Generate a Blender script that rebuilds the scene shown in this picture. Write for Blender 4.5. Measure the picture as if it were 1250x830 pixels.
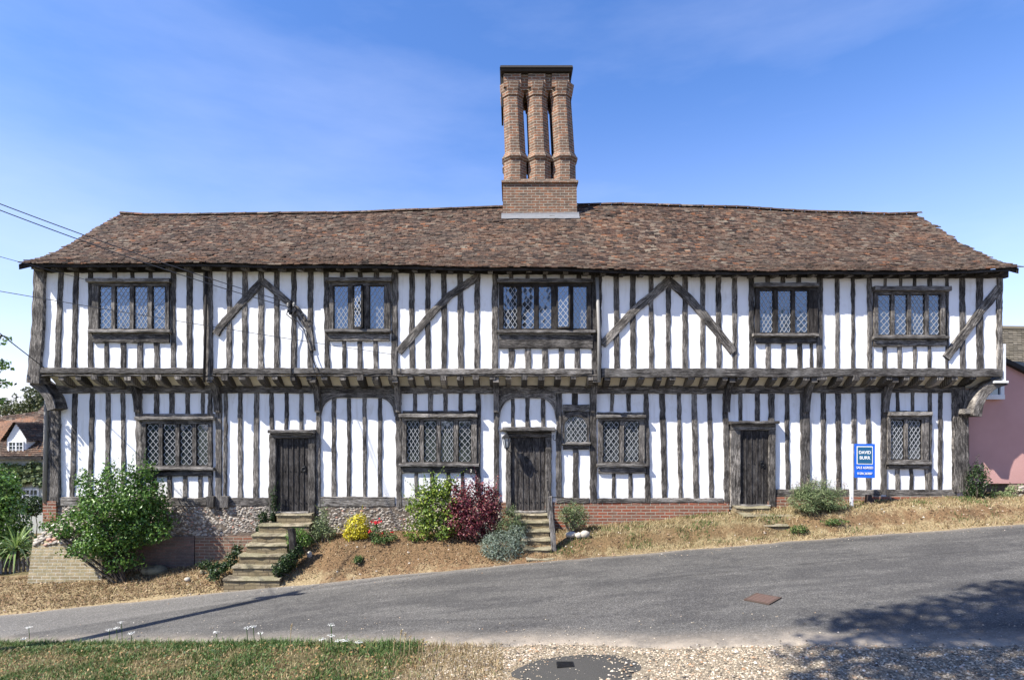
import bpy, bmesh, math, random
from mathutils import Vector, Matrix, noise
R = random.Random(7)
SC = bpy.context.scene
COL = SC.collection
for o in list(bpy.data.objects): bpy.data.objects.remove(o)

# ---------------------------------------------------------------- camera, sky, sun
F = 700.0; CX = 625.0; HY = 520.0; CH = 2.88
cam_d = bpy.data.cameras.new('camera'); cam = bpy.data.objects.new('camera', cam_d); COL.objects.link(cam)
cam.location = (0, 0, CH); cam.rotation_euler = (math.radians(90), 0, 0)
cam_d.sensor_width = 36; cam_d.lens = 36*F/1250; cam_d.shift_y = (HY-415)/1250
cam_d.clip_start = .05; cam_d.clip_end = 2000
SC.camera = cam
SUNV = Vector((0.80, 0.45, -1.0))
w = bpy.data.worlds.new('World'); SC.world = w; w.use_nodes = True
nt = w.node_tree; bg = nt.nodes['Background']
sky = nt.nodes.new('ShaderNodeTexSky'); sky.sky_type = 'NISHITA'; sky.sun_disc = False
sky.sun_elevation = math.atan2(1, math.hypot(.8, .45)); sky.sun_rotation = math.atan2(-SUNV.x, -SUNV.y)
sky.altitude = 0; sky.air_density = 1.2; sky.dust_density = .3; sky.ozone_density = 4.0
hs = nt.nodes.new('ShaderNodeHueSaturation'); hs.inputs['Saturation'].default_value = 1.2; nt.links.new(sky.outputs[0], hs.inputs['Color'])
tn = nt.nodes.new('ShaderNodeMix'); tn.data_type = 'RGBA'; tn.blend_type = 'MULTIPLY'; tn.inputs[0].default_value = 1; tn.inputs[7].default_value = (1.10, .965, 1.15, 1)
nt.links.new(hs.outputs[0], tn.inputs[6]); 
wc = nt.nodes.new('ShaderNodeTexCoord'); wm = nt.nodes.new('ShaderNodeMapping'); wm.inputs['Scale'].default_value = (1.2, 1.2, 4.5); wm.inputs['Rotation'].default_value = (.25, .35, 0); wm.inputs['Location'].default_value = (3.1, .4, 1.2)
wn = nt.nodes.new('ShaderNodeTexNoise'); wn.inputs['Scale'].default_value = 1.3; wn.inputs['Detail'].default_value = 7; wn.inputs['Roughness'].default_value = .55
wr = nt.nodes.new('ShaderNodeMapRange'); wr.inputs[1].default_value = .46; wr.inputs[2].default_value = .78; wr.inputs[4].default_value = .2
cm = nt.nodes.new('ShaderNodeMix'); cm.data_type = 'RGBA'; cm.inputs[7].default_value = (5.2, 5.6, 7.4, 1)
nt.links.new(wc.outputs['Generated'], wm.inputs[0]); nt.links.new(wm.outputs[0], wn.inputs['Vector']); nt.links.new(wn.outputs['Fac'], wr.inputs[0]); sx_ = nt.nodes.new('ShaderNodeSeparateXYZ'); nt.links.new(wc.outputs['Generated'], sx_.inputs[0])
gr_ = nt.nodes.new('ShaderNodeMapRange'); gr_.interpolation_type = 'SMOOTHSTEP'; gr_.inputs[1].default_value = 0; gr_.inputs[2].default_value = .52; gr_.inputs[3].default_value = .42; gr_.inputs[4].default_value = 0; nt.links.new(sx_.outputs[2], gr_.inputs[0])
ad_ = nt.nodes.new('ShaderNodeMath'); ad_.operation = 'ADD'; nt.links.new(gr_.outputs[0], ad_.inputs[0]); nt.links.new(wr.outputs[0], ad_.inputs[1]); nt.links.new(ad_.outputs[0], cm.inputs[0]); nt.links.new(tn.outputs[2], cm.inputs[6])
nt.links.new(cm.outputs[2], bg.inputs[0]); bg.inputs[1].default_value = .103
sl = bpy.data.lights.new('sun', 'SUN'); so = bpy.data.objects.new('sun', sl); COL.objects.link(so)
sl.energy = 5.0; sl.angle = math.radians(.5); sl.color = (1, .955, .89)
so.rotation_euler = SUNV.to_track_quat('-Z', 'Y').to_euler(); so.location = (-20, -12, 30)
SC.view_settings.view_transform = 'Standard'; SC.view_settings.look = 'None'
SC.view_settings.exposure = 1.04; SC.view_settings.gamma = 1
SC.render.engine = 'CYCLES'
SC.cycles.max_bounces = 5

# ---------------------------------------------------------------- helpers
def WX(px, d): return (px-CX)*d/F
def WZ(py, d): return CH+(HY-py)*d/F
def lerp(a, b, t): return a+(b-a)*t
def interp(tab, x):
    if x <= tab[0][0]: return tab[0][1]
    for (a, b), (c, e) in zip(tab, tab[1:]):
        if x <= c: return b+(e-b)*(x-a)/(c-a)
    return tab[-1][1]
def n1(x, y=0., z=0.): return noise.noise(Vector((x, y, z)))

class MB:
    def __init__(s): s.v = []; s.f = []; s.uv = []; s.mi = []; s.col = None
    def face(s, idx, uvs=None, m=0):
        s.f.append(idx); s.uv.append(uvs or [(0, 0)]*len(idx)); s.mi.append(m)
    def poly(s, pts, uvs=None, m=0):
        b = len(s.v); s.v += [tuple(p) for p in pts]; s.face(list(range(b, b+len(pts))), uvs, m)
    def box(s, x0, x1, y0, y1, z0, z1, m=0, j=0., uvm=1.):
        P = [[x, y, z] for x in (x0, x1) for y in (y0, y1) for z in (z0, z1)]
        for p in P:
            for k in range(3): p[k] += R.uniform(-j, j)
        b = len(s.v); s.v += [tuple(p) for p in P]
        o = R.uniform(0, 9); dx, dy, dz = x1-x0, y1-y0, z1-z0
        def fc(ids, a, c, swap):
            u = [(o, o), (o+a, o), (o+a, o+c), (o, o+c)]
            if swap: u = [(q, p) for p, q in u]
            s.face([b+i for i in ids], u, m)
        hor = dx >= dz
        fc((0, 4, 5, 1), dx, dz, hor)
        fc((6, 2, 3, 7), dx, dz, hor)
        fc((2, 0, 1, 3), dy, dz, dy > dz)
        fc((4, 6, 7, 5), dy, dz, dy > dz)
        fc((1, 5, 7, 3), dx, dy, dx >= dy)
        fc((2, 6, 4, 0), dx, dy, dx >= dy)
    def beam(s, pts, wd, yf, yb, jit=.006, seg=.07, m=0, ch=.012, sway=0.):
        """timber lying in the wall plane along pts [(X, Z)...]"""
        w0, w1 = wd if isinstance(wd, tuple) else (wd, wd)
        P = [Vector(p) for p in pts]; L = [0]
        for a, c in zip(P, P[1:]): L.append(L[-1]+(c-a).length)
        n = max(2, int(L[-1]/seg)); o = R.uniform(0, 50); rings = []; k = 0
        for i in range(n+1):
            t = L[-1]*i/n
            while k < len(P)-2 and t > L[k+1]: k += 1
            q = P[k].lerp(P[k+1], (t-L[k])/max(1e-6, L[k+1]-L[k]))
            if len(P) > 2:
                d = (P[min(k+1, len(P)-1)]-P[k])
                if k+2 < len(P): d = d.lerp(P[k+2]-P[k+1], max(0, ((t-L[k])/(L[k+1]-L[k])-.5)))
                if k > 0: d = d.lerp(P[k]-P[k-1], max(0, .5-(t-L[k])/(L[k+1]-L[k])))
            else: d = P[1]-P[0]
            d.normalize(); nn = Vector((d.y, -d.x)); ww = lerp(w0, w1, i/n)/2
            sw = sway*n1(o, t*.55)
            a = -ww+jit*(2.*n1(o, t*4)+1.3*n1(o, t*13, 3))+sw; e = ww+jit*(2.*n1(o+9, t*4)+1.3*n1(o+9, t*13, 3))+sw
            fr = yf+jit*n1(o+20, t*4)
            prof = [(a, yb), (a, fr+ch), (a+ch, fr), ((a+e)/2, fr-.3*jit), (e-ch, fr), (e, fr+ch), (e, yb)]
            rings.append([(q.x+nn.x*p, y, q.y+nn.y*p) for p, y in prof]+[t])
        b = len(s.v); us = [0, .04, .055, (w0)/2+.055, w0+.055, w0+.07, w0+.11]
        for r in rings: s.v += r[:7]
        for i in range(n):
            for c in range(6):
                i0 = b+i*7+c; i1 = i0+1; i2 = i1+7; i3 = i0+7
                s.face([i0, i1, i2, i3], [(o+us[c], o+rings[i][7]), (o+us[c+1], o+rings[i][7]), (o+us[c+1], o+rings[i+1][7]), (o+us[c], o+rings[i+1][7])], m)
        s.face([b+c for c in range(6, -1, -1)], None, m); s.face([b+n*7+c for c in range(7)], None, m)
    def tube(s, pts, r, n=6, m=0, cap=True):
        P = [Vector(p) for p in pts]; b = len(s.v); rr = r if isinstance(r, (list, tuple)) else [r]*len(P); L = 0
        for i, p in enumerate(P):
            d = (P[min(i+1, len(P)-1)]-P[max(i-1, 0)]).normalized()
            up = Vector((0, 0, 1)) if abs(d.z) < .9 else Vector((1, 0, 0))
            a = d.cross(up).normalized(); c = d.cross(a)
            for k in range(n):
                t = 2*math.pi*k/n; s.v.append(tuple(p+(a*math.cos(t)+c*math.sin(t))*rr[i]))
        for i in range(len(P)-1):
            for k in range(n):
                k2 = (k+1) % n
                s.face([b+i*n+k, b+i*n+k2, b+(i+1)*n+k2, b+(i+1)*n+k], [(k*.05, i*.3), (k*.05+.05, i*.3), (k*.05+.05, i*.3+.3), (k*.05, i*.3+.3)], m)
        if cap:
            s.face([b+k for k in range(n-1, -1, -1)], None, m); s.face([b+(len(P)-1)*n+k for k in range(n)], None, m)
    def prism(s, P0, z0, P1, z1, m=0, cap=(True, True)):
        n = len(P0); b = len(s.v); u = 0; us = [0]
        for i in range(n):
            u += (Vector(P0[(i+1) % n])-Vector(P0[i])).length; us.append(u)
        s.v += [(x, y, z0) for x, y in P0]+[(x, y, z1) for x, y in P1]
        for i in range(n):
            i2 = (i+1) % n
            s.face([b+i, b+i2, b+n+i2, b+n+i], [(us[i], z0), (us[i+1], z0), (us[i+1], z1), (us[i], z1)], m)
        if cap[0]: s.face([b+i for i in range(n-1, -1, -1)], [P0[i] for i in range(n-1, -1, -1)], m)
        if cap[1]: s.face([b+n+i for i in range(n)], [P1[i] for i in range(n)], m)

def tag(o, label=None, cat=None, group=None, kind=None):
    if label: o['label'] = label
    if cat: o['category'] = cat
    if group: o['group'] = group
    if kind: o['kind'] = kind
    return o
def thing(name, loc, label, cat, group=None):
    o = bpy.data.objects.new(name, None); o.empty_display_size = .2; COL.objects.link(o); o.location = loc
    o['_r'] = 1
    return tag(o, label, cat, group)
def obj(name, mb, mats, parent=None, smooth=False, center=True):
    me = bpy.data.meshes.new(name)
    v = mb.v; loc = Vector((0, 0, 0))
    if parent is None and center and v:
        xs = [p[0] for p in v]; ys = [p[1] for p in v]; zs = [p[2] for p in v]
        loc = Vector(((min(xs)+max(xs))/2, (min(ys)+max(ys))/2, min(zs)))
        v = [(p[0]-loc.x, p[1]-loc.y, p[2]-loc.z) for p in v]
    me.from_pydata(v, [], mb.f)
    uvl = me.uv_layers.new(name='UVMap'); flat = []
    for u in mb.uv:
        for p in u: flat += [p[0], p[1]]
    uvl.data.foreach_set('uv', flat)
    if not isinstance(mats, (list, tuple)): mats = [mats]
    for m in mats: me.materials.append(m)
    if len(mats) > 1: me.polygons.foreach_set('material_index', mb.mi)
    if mb.col:
        ca = me.color_attributes.new('zone', 'FLOAT_COLOR', 'POINT'); fl = []
        for c in mb.col: fl += list(c)
        ca.data.foreach_set('color', fl)
    if smooth: me.polygons.foreach_set('use_smooth', [True]*len(me.polygons))
    me.update()
    o = bpy.data.objects.new(name, me); COL.objects.link(o); o.location = loc
    if parent is not None:
        o.parent = parent
        if '_r' in parent.keys(): o.matrix_parent_inverse = Matrix.Translation(-parent.location)
    return o

# ---------------------------------------------------------------- materials
class N:
    """tiny node helper"""
    def __init__(s, name, rough=.85, spec=.3):
        s.m = bpy.data.materials.new(name); s.m.use_nodes = True; s.t = s.m.node_tree
        s.b = s.t.nodes['Principled BSDF']; s.b.inputs['Roughness'].default_value = rough
        s.b.inputs['Specular IOR Level'].default_value = spec
    def n(s, typ, ins=None, **kw):
        nd = s.t.nodes.new('ShaderNode'+typ)
        for k, v in kw.items(): setattr(nd, k, v)
        for k, v in (ins or {}).items():
            i = nd.inputs[k]
            if hasattr(v, 'is_linked') or hasattr(v, 'links'): s.t.links.new(v, i)
            else: i.default_value = v
        return nd
    def co(s, kind='Object', scale=(1, 1, 1), rnd=False):
        tc = s.n('TexCoord'); mp = s.n('Mapping', {'Vector': tc.outputs[kind], 'Scale': scale})
        if rnd:
            oi = s.n('ObjectInfo'); mm = s.n('Math', {0: oi.outputs['Random'], 1: 37.0}, operation='MULTIPLY')
            cb = s.n('CombineXYZ', {0: mm.outputs[0], 1: mm.outputs[0], 2: mm.outputs[0]}); s.t.links.new(cb.outputs[0], mp.inputs['Location'])
        return mp.outputs[0]
    def noise(s, vec, scale, detail=4, rough=.6, out='Fac'):
        return s.n('TexNoise', {'Vector': vec, 'Scale': scale, 'Detail': detail, 'Roughness': rough}).outputs[out]
    def ramp(s, fac, stops):
        r = s.n('ValToRGB', {'Fac': fac}); e = r.color_ramp.elements
        while len(e) < len(stops): e.new(.5)
        for q, (p, c) in zip(e, stops): q.position = p; q.color = (c[0], c[1], c[2], 1) if not isinstance(c, (int, float)) else (c, c, c, 1)
        return r.outputs[0]
    def mix(s, fac, a, b, bt='MIX'):
        nd = s.n('Mix', data_type='RGBA', blend_type=bt)
        for i, v in ((0, fac), (6, a), (7, b)):
            if hasattr(v, 'links'): s.t.links.new(v, nd.inputs[i])
            else: nd.inputs[i].default_value = v if i == 0 else (v[0], v[1], v[2], 1)
        return nd.outputs[2]
    def math(s, op, a, b=0.):
        return s.n('Math', {0: a, 1: b}, operation=op).outputs[0]
    def bump(s, h, st=.3, dist=.02):
        bp = s.n('Bump', {'Height': h, 'Strength': st, 'Distance': dist}); s.t.links.new(bp.outputs[0], s.b.inputs['Normal'])
    def base(s, c):
        if hasattr(c, 'links'): s.t.links.new(c, s.b.inputs['Base Color'])
        else: s.b.inputs['Base Color'].default_value = (c[0], c[1], c[2], 1)

def wood(name, dark, mid, light, hi=.62):
    a = N(name, .8, .25); g = a.co('UV', (46, 5.5, 1), True); u = a.co('UV', (1, 1, 1), True); fl_ = a.noise(a.co('UV', (60, 16, 1), True), 1., 3, .7)
    gr = a.noise(g, 1.0, 6, .7); big = a.noise(u, 3.2, 3, .5); ck = a.noise(a.co('UV', (60, 1.0, 1), True), 1., 2, .5)
    f = a.math('ADD', a.math('ADD', a.math('MULTIPLY', gr, .55), a.math('MULTIPLY', big, .25)), a.math('MULTIPLY', fl_, .25))
    c = a.ramp(f, [(.41, dark), (.51, mid), (hi-.02, light), (.74, [min(1, q*1.9) for q in light])])
    crack = a.ramp(ck, [(.33, .12), (.39, 1.)])
    c2 = a.mix(1., c, crack, 'MULTIPLY'); oi = a.n('ObjectInfo'); vr = a.ramp(oi.outputs['Random'], [(0, (.62, .60, .58)), (.5, (1., .97, .94)), (1, (1.55, 1.5, 1.42))]); c2 = a.mix(1., c2, vr, 'MULTIPLY')
    c2 = a.mix(a.ramp(a.noise(u, 1.1, 4, .6), [(.55, 0.), (.75, .45)]), c2, [min(1, q*1.3) for q in light]); a.base(c2)
    a.bump(a.math('ADD', gr, a.math('MULTIPLY', crack, .6)), .75, .012)
    return a.m
M = {}
M['oak'] = wood('weathered_oak', (.012, .011, .010), (.062, .057, .052), (.21, .197, .18))
M['oakdark'] = wood('dark_oak', (.006, .005, .005), (.022, .019, .017), (.07, .065, .06), .68)
M['oakpale'] = wood('silvered_oak', (.025, .022, .02), (.105, .098, .09), (.26, .25, .235))
M['door'] = wood('door_oak', (.006, .0055, .005), (.038, .034, .032), (.125, .118, .112), .66)
a = N('limewash', .9, .2); u = a.co('Object')
bl = a.noise(u, 1.3, 4, .6); fine = a.noise(u, 14, 5, .65); st = a.noise(a.co('Object', (9, 9, .8)), 1., 3, .6)
c = a.mix(a.ramp(bl, [(.35, 0.), (.7, .8)]), (.86, .865, .87), (.80, .80, .785))
c = a.mix(a.ramp(st, [(.52, 0.), (.8, .6)]), c, (.60, .58, .53))
pt = a.noise(a.co('Object', (1, 1, .6)), 2.4, 6, .7); c = a.mix(a.ramp(pt, [(.57, 0.), (.70, .5)]), c, (.60, .575, .52))
ge = a.n('NewGeometry'); sz = a.n('SeparateXYZ', {0: ge.outputs['Position']}).outputs[2]; low = a.n('MapRange', {0: sz, 1: 1.55, 2: .85, 3: 0., 4: .75}).outputs[0]
c = a.mix(a.math('MULTIPLY', low, a.ramp(a.noise(u, 6, 5, .7), [(.42, 0.), (.62, 1.)])), c, (.47, .43, .36)); a.base(c); a.bump(a.math('ADD', fine, a.math('MULTIPLY', bl, 2.)), .35, .012); M['plaster'] = a.m
a = N('cream_plaster', .9, .2); a.base(a.mix(a.noise(a.co(), 5), (.80, .74, .60), (.62, .56, .43))); a.bump(a.noise(a.co(), 20), .4, .01); M['soffit'] = a.m
a = N('pink_render', .9, .2); a.base(a.mix(a.noise(a.co(), 1.4, 6), (.60, .35, .31), (.45, .25, .22))); a.bump(a.noise(a.co(), 30, 4), .4, .008); M['pink'] = a.m
# clay roof tiles, one colour per tile
a = N('clay_tiles', .9, .2); ge = a.n('NewGeometry'); rp = ge.outputs['Random Per Island']
c = a.ramp(rp, [(0, (.020, .015, .013)), (.22, (.055, .033, .024)), (.48, (.098, .055, .036)), (.7, (.125, .078, .052)), (.84, (.15, .11, .08)), (.9, (.20, .165, .12)), (.95, (.22, .085, .035)), (1, (.05, .042, .034))])
c = a.mix(a.ramp(a.noise(a.co(), 1.1, 5, .65), [(.42, 0.), (.68, .75)]), c, (.075, .056, .042))
c = a.mix(a.ramp(a.noise(a.co(), 9, 5, .75), [(.54, 0.), (.68, .6)]), c, (.23, .20, .15))
c = a.mix(a.ramp(a.noise(a.co('Object', (.35, .35, .35)), 2.3, 3), [(.55, 0.), (.75, .22)]), c, (.25, .11, .05))
c = a.mix(a.ramp(a.noise(a.co(), 13, 3, .6), [(.38, .8), (.47, 0.)]), c, (.018, .015, .013))
a.base(c); a.bump(a.noise(a.co(), 60, 3), .4, .01); M['tiles'] = a.m
a = N('grey_tiles', .9); rp = a.n('NewGeometry').outputs['Random Per Island']
a.base(a.mix(a.noise(a.co(), 3, 5), a.ramp(rp, [(0, (.08, .07, .055)), (1, (.19, .165, .13))]), (.13, .11, .07))); M['greytiles'] = a.m
def brick(name, c1, c2, mortar, sc=1., dirt=(.12, .1, .08), dq=.5):
    a = N(name, .9, .2); uv = a.co('UV'); 
    wv = a.n('VectorMath', {0: uv, 1: a.n('VectorMath', {0: a.noise(uv, 3.5, 2, out='Color'), 'Scale': .018}, operation='SCALE').outputs[0]}, operation='ADD').outputs[0]
    b = a.n('TexBrick', {'Vector': wv, 'Scale': 1., 'Color1': (*c1, 1), 'Color2': (*c2, 1), 'Mortar': (*mortar, 1), 'Mortar Size': .010, 'Mortar Smooth': .25, 'Bias': 0., 'Brick Width': .225*sc, 'Row Height': .073*sc})
    v = a.noise(uv, 6, 4, .6); c = a.mix(a.ramp(v, [(.4, 0.), (.75, .7)]), b.outputs[0], dirt)
    vv = a.noise(uv, 28, 3); c = a.mix(dq, c, a.ramp(vv, [(.3, .45), (.7, 1.)]), 'MULTIPLY')
    a.base(c); a.bump(a.math('SUBTRACT', a.math('MULTIPLY', vv, .5), b.outputs['Fac']), .8, .012); return a.m
M['chim'] = brick('chimney_brick', (.33, .15, .08), (.15, .10, .07), (.42, .37, .29), dirt=(.085, .072, .058))
M['redbrick'] = brick('red_brick', (.36, .11, .06), (.20, .085, .055), (.40, .35, .28), dirt=(.24, .19, .14))
M['palebrick'] = brick('pale_brick', (.46, .37, .22), (.30, .235, .14), (.52, .48, .38), dirt=(.20, .19, .10))
M['oldbrick'] = brick('old_brick', (.28, .12, .075), (.20, .13, .095), (.36, .31, .24), dirt=(.20, .17, .12))
M['mauvebrick'] = brick('washed_brick', (.26, .16, .13), (.16, .115, .10), (.20, .17, .14), dirt=(.11, .10, .085))
a = N('lime_mortar', .95); a.base(a.mix(a.noise(a.co(), 4, 6, .7), (.20, .16, .12), (.09, .07, .055))); a.bump(a.noise(a.co(), 25, 5), .8, .02); M['mortar'] = a.m
a = N('flint', .7, .4); rp = a.n('NewGeometry').outputs['Random Per Island']
a.base(a.mix(a.noise(a.co(), 40, 3), a.ramp(rp, [(0, (.04, .04, .04)), (.3, (.14, .13, .115)), (.5, (.34, .30, .25)), (.75, (.56, .51, .43)), (.93, (.44, .39, .32)), (.96, (.42, .12, .06)), (1, (.42, .12, .06))]), (.3, .26, .21))); a.bump(a.noise(a.co(), 60, 3), .4, .01); M['flint'] = a.m
a = N('window_glass', .06, .9)
gl = a.n('BsdfGlossy', {'Color': (.64, .80, 1, 1), 'Roughness': .035}); df = a.n('BsdfDiffuse', {'Color': (.018, .022, .026, 1)})
fr = a.n('Fresnel', {'IOR': 1.5}); mf = a.math('ADD', a.math('MULTIPLY', fr.outputs[0], 1.2), .15)
mx = a.n('MixShader', {0: mf}); a.t.links.new(df.outputs[0], mx.inputs[1]); a.t.links.new(gl.outputs[0], mx.inputs[2])
a.t.links.new(mx.outputs[0], a.t.nodes['Material Output'].inputs[0]); M['glass'] = a.m
def flat(name, c, rough=.6, spec=.4, metal=0., var=.0):
    a = N(name, rough, spec); a.b.inputs['Metallic'].default_value = metal
    if var: a.base(a.mix(a.noise(a.co(), 9, 5, .65), c, [q*(1-var) for q in c]))
    else: a.base(c)
    return a.m
M['lead'] = flat('lead_came', (.38, .385, .39), .55, .4, 0, .3)
M['flash'] = flat('lead_flashing', (.22, .225, .23), .6, .3, 0, .4)
M['iron'] = flat('black_iron', (.018, .018, .019), .5, .4, .3)
M['lamp'] = flat('lantern_glass', (.35, .37, .38), .15, .8)
M['whitep'] = flat('white_paint', (.74, .74, .72), .5, .4, 0, .1)
M['cable'] = flat('cable_sheath', (.05, .05, .055), .6)
M['pipe'] = flat('grey_pipe', (.30, .29, .27), .6, .3, 0, .3)
M['blue'] = flat('sign_blue', (.010, .095, .50), .35)
M['teal'] = flat('sign_teal', (.012, .08, .17), .35)
M['cream'] = flat('sign_cream', (.8, .76, .62), .4)
a = N('old_stone', .95); f = a.noise(a.co(), 5, 6, .7)
a.base(a.mix(a.ramp(a.noise(a.co(), 2.2, 5), [(.4, 0.), (.65, .8)]), a.ramp(f, [(.38, (.10, .082, .055)), (.62, (.36, .31, .215))]), (.24, .22, .13))); a.bump(a.noise(a.co(), 30, 5, .7), .9, .03); M['stone'] = a.m
a = N('white_stone', .9); a.base(a.mix(a.noise(a.co(), 9, 4), (.52, .48, .41), (.3, .26, .2))); a.bump(a.noise(a.co(), 20), .5, .02); M['wstone'] = a.m
a = N('stone_riser', .95); b_ = a.n('TexBrick', {'Vector': a.co('UV'), 'Color1': (.19, .145, .085, 1), 'Color2': (.27, .22, .14, 1), 'Mortar': (.10, .08, .05, 1), 'Scale': 1., 'Mortar Size': .008, 'Brick Width': .22, 'Row Height': .075})
a.base(a.mix(a.ramp(a.noise(a.co(), 3.5, 5), [(.42, 0.), (.62, .8)]), b_.outputs[0], (.20, .16, .09))); a.bump(a.math('SUBTRACT', a.noise(a.co(), 25, 4), b_.outputs['Fac']), .7, .015); M['riser'] = a.m
# asphalt
a = N('asphalt', .88, .3); o_ = a.co(); fine = a.noise(o_, 62, 4, .8); mid = a.noise(o_, 9, 5, .65)
stre = a.noise(a.co('Object', (.22, 2.3, 1)), 1.6, 5, .6); sp = a.n('TexVoronoi', {'Vector': o_, 'Scale': 42.}).outputs['Distance']
c = a.ramp(a.math('ADD', a.math('MULTIPLY', fine, .8), a.math('MULTIPLY', stre, .25)), [(.36, (.040, .0385, .036)), (.52, (.088, .084, .077)), (.66, (.165, .155, .138))])
c = a.mix(a.ramp(mid, [(.3, 0.), (.75, .4)]), c, (.135, .127, .112)); c = a.mix(a.ramp(a.noise(a.co('Object', (.5, 1.6, 1)), 1.1, 6, .7), [(.42, .6), (.55, 0.)]), c, (.05, .048, .046))
c = a.mix(a.ramp(sp, [(.06, .65), (.13, 0.)]), c, (.34, .33, .30))
ck = a.n('TexVoronoi', {'Vector': a.n('VectorMath', {0: o_, 1: a.noise(o_, 2.5, 4, out='Color')}, operation='ADD').outputs[0], 'Scale': .7}, feature='DISTANCE_TO_EDGE').outputs['Distance']
c = a.mix(a.ramp(ck, [(.004, .45), (.010, 0.)]), c, (.03, .03, .03))
at = a.n('Attribute', attribute_name='zone'); se = a.n('SeparateColor', {0: at.outputs['Color']})
c = a.mix(a.math('MULTIPLY', se.outputs[2], .5), c, (.175, .165, .148))
agg = a.n('TexVoronoi', {'Vector': o_, 'Scale': 75.}).outputs['Color']; c = a.mix(.55, c, a.ramp(a.n('SeparateColor', {0: agg}).outputs[0], [(0, .35), (.6, .9), (.9, 1.5), (1, 2.6)]), 'MULTIPLY')
edge = a.math('MULTIPLY', se.outputs[0], a.ramp(a.noise(o_, 2.6, 6, .7), [(.3, .25), (.6, 1.)]))
c = a.mix(edge, c, (.38, .32, .245)); a.base(c); a.bump(a.math('ADD', fine, a.math('MULTIPLY', sp, .5)), .6, .01); M['road'] = a.m
M['tar'] = flat('tar_seam', (.03, .03, .031), .7, .4, 0, .3)
a = N('dark_tarmac', .9); a.base(a.mix(a.noise(a.co(), 70, 4, .7), (.03, .029, .026), (.085, .08, .07))); a.bump(a.noise(a.co(), 80), .6, .01); M['patch'] = a.m
# ground: zone r = gravel, g = green grass, b = pale straw
a = N('ground', .95, .15); o_ = a.co(); n1_ = a.noise(o_, 3.3, 6, .7); n2_ = a.noise(o_, 26, 5, .75)
soil = a.mix(a.ramp(n2_, [(.3, 0.), (.7, 1.)]), (.06, .038, .022), (.27, .165, .085)); straw = a.mix(a.ramp(n2_, [(.3, 0.), (.7, 1.)]), (.13, .09, .045), (.42, .33, .19))
grv = a.mix(a.ramp(n2_, [(.3, 0.), (.7, 1.)]), (.12, .095, .065), (.40, .335, .24)); grs = a.mix(n2_, (.05, .06, .02), (.15, .13, .06))
at = a.n('Attribute', attribute_name='zone'); se = a.n('SeparateColor', {0: at.outputs['Color']})
c = a.mix(a.ramp(a.math('ADD', se.outputs[2], a.math('MULTIPLY', a.math('SUBTRACT', n1_, .5), 1.6)), [(.35, 0.), (.65, 1.)]), soil, straw)
c = a.mix(se.outputs[1], c, grs); c = a.mix(se.outputs[0], c, grv)
a.base(c); a.bump(n2_, .9, .03); M['ground'] = a.m
a = N('gravel_stone', .75, .3); rp = a.n('NewGeometry').outputs['Random Per Island']
a.base(a.ramp(rp, [(0, (.05, .045, .04)), (.2, (.17, .14, .10)), (.5, (.34, .275, .19)), (.8, (.52, .45, .34)), (.93, (.33, .19, .10)), (1, (.64, .60, .53))])); M['gravel'] = a.m
def leaf(name, stops, rough=.45, tr=.25, spec=.4):
    a = N(name, rough, spec); rp = a.n('NewGeometry').outputs['Random Per Island']; c = a.ramp(rp, stops); a.base(c)
    t = a.n('BsdfTranslucent', {'Color': c}); mx = a.n('MixShader', {0: tr}); a.t.links.new(a.b.outputs[0], mx.inputs[1]); a.t.links.new(t.outputs[0], mx.inputs[2])
    a.t.links.new(mx.outputs[0], a.t.nodes['Material Output'].inputs[0]); return a.m
M['lf_green'] = leaf('green_leaf', [(0, (.022, .055, .010)), (.4, (.06, .135, .022)), (.75, (.12, .235, .04)), (1, (.23, .34, .08))], .35)
M['lf_dark'] = leaf('dark_leaf', [(0, (.010, .022, .008)), (.6, (.03, .062, .018)), (1, (.07, .11, .03))])
M['lf_lime'] = leaf('lime_leaf', [(0, (.06, .11, .02)), (.5, (.14, .22, .035)), (1, (.32, .38, .06))])
M['lf_yellow'] = leaf('yellow_leaf', [(0, (.22, .22, .02)), (.5, (.55, .47, .02)), (1, (.75, .66, .05))])
M['lf_purple'] = leaf('purple_leaf', [(0, (.03, .008, .014)), (.45, (.11, .02, .034)), (.85, (.25, .06, .07)), (1, (.34, .16, .10))])
M['lf_silver'] = leaf('silver_leaf', [(0, (.07, .10, .06)), (.5, (.18, .23, .17)), (1, (.36, .41, .34))], .6)
M['lf_sage'] = leaf('sage_leaf', [(0, (.05, .08, .03)), (.5, (.14, .19, .08)), (1, (.28, .32, .15))], .6)
M['lf_grass'] = leaf('grass_blade', [(0, (.03, .07, .015)), (.5, (.07, .14, .03)), (.8, (.13, .19, .05)), (1, (.30, .27, .12))], .6)
M['lf_straw'] = leaf('straw_blade', [(0, (.11, .07, .03)), (.35, (.27, .19, .09)), (.8, (.50, .40, .23)), (1, (.11, .13, .04))], .7, .2)
M['lf_litter'] = leaf('leaf_litter', [(0, (.07, .04, .022)), (.35, (.19, .11, .055)), (.7, (.33, .22, .12)), (.9, (.46, .34, .2)), (1, (.10, .12, .04))], .7, .15)
M['lf_birch'] = leaf('birch_leaf', [(0, (.04, .055, .02)), (.6, (.10, .12, .045)), (1, (.17, .18, .08))], .5, .3)
M['lf_spike'] = leaf('spiky_leaf', [(0, (.09, .16, .03)), (.6, (.22, .32, .09)), (1, (.45, .5, .27))], .4)
M['lf_weed'] = leaf('verge_weed', [(0, (.03, .07, .015)), (.4, (.08, .15, .03)), (.6, (.14, .20, .06)), (.75, (.30, .20, .08)), (1, (.38, .22, .09))], .6)
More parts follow.
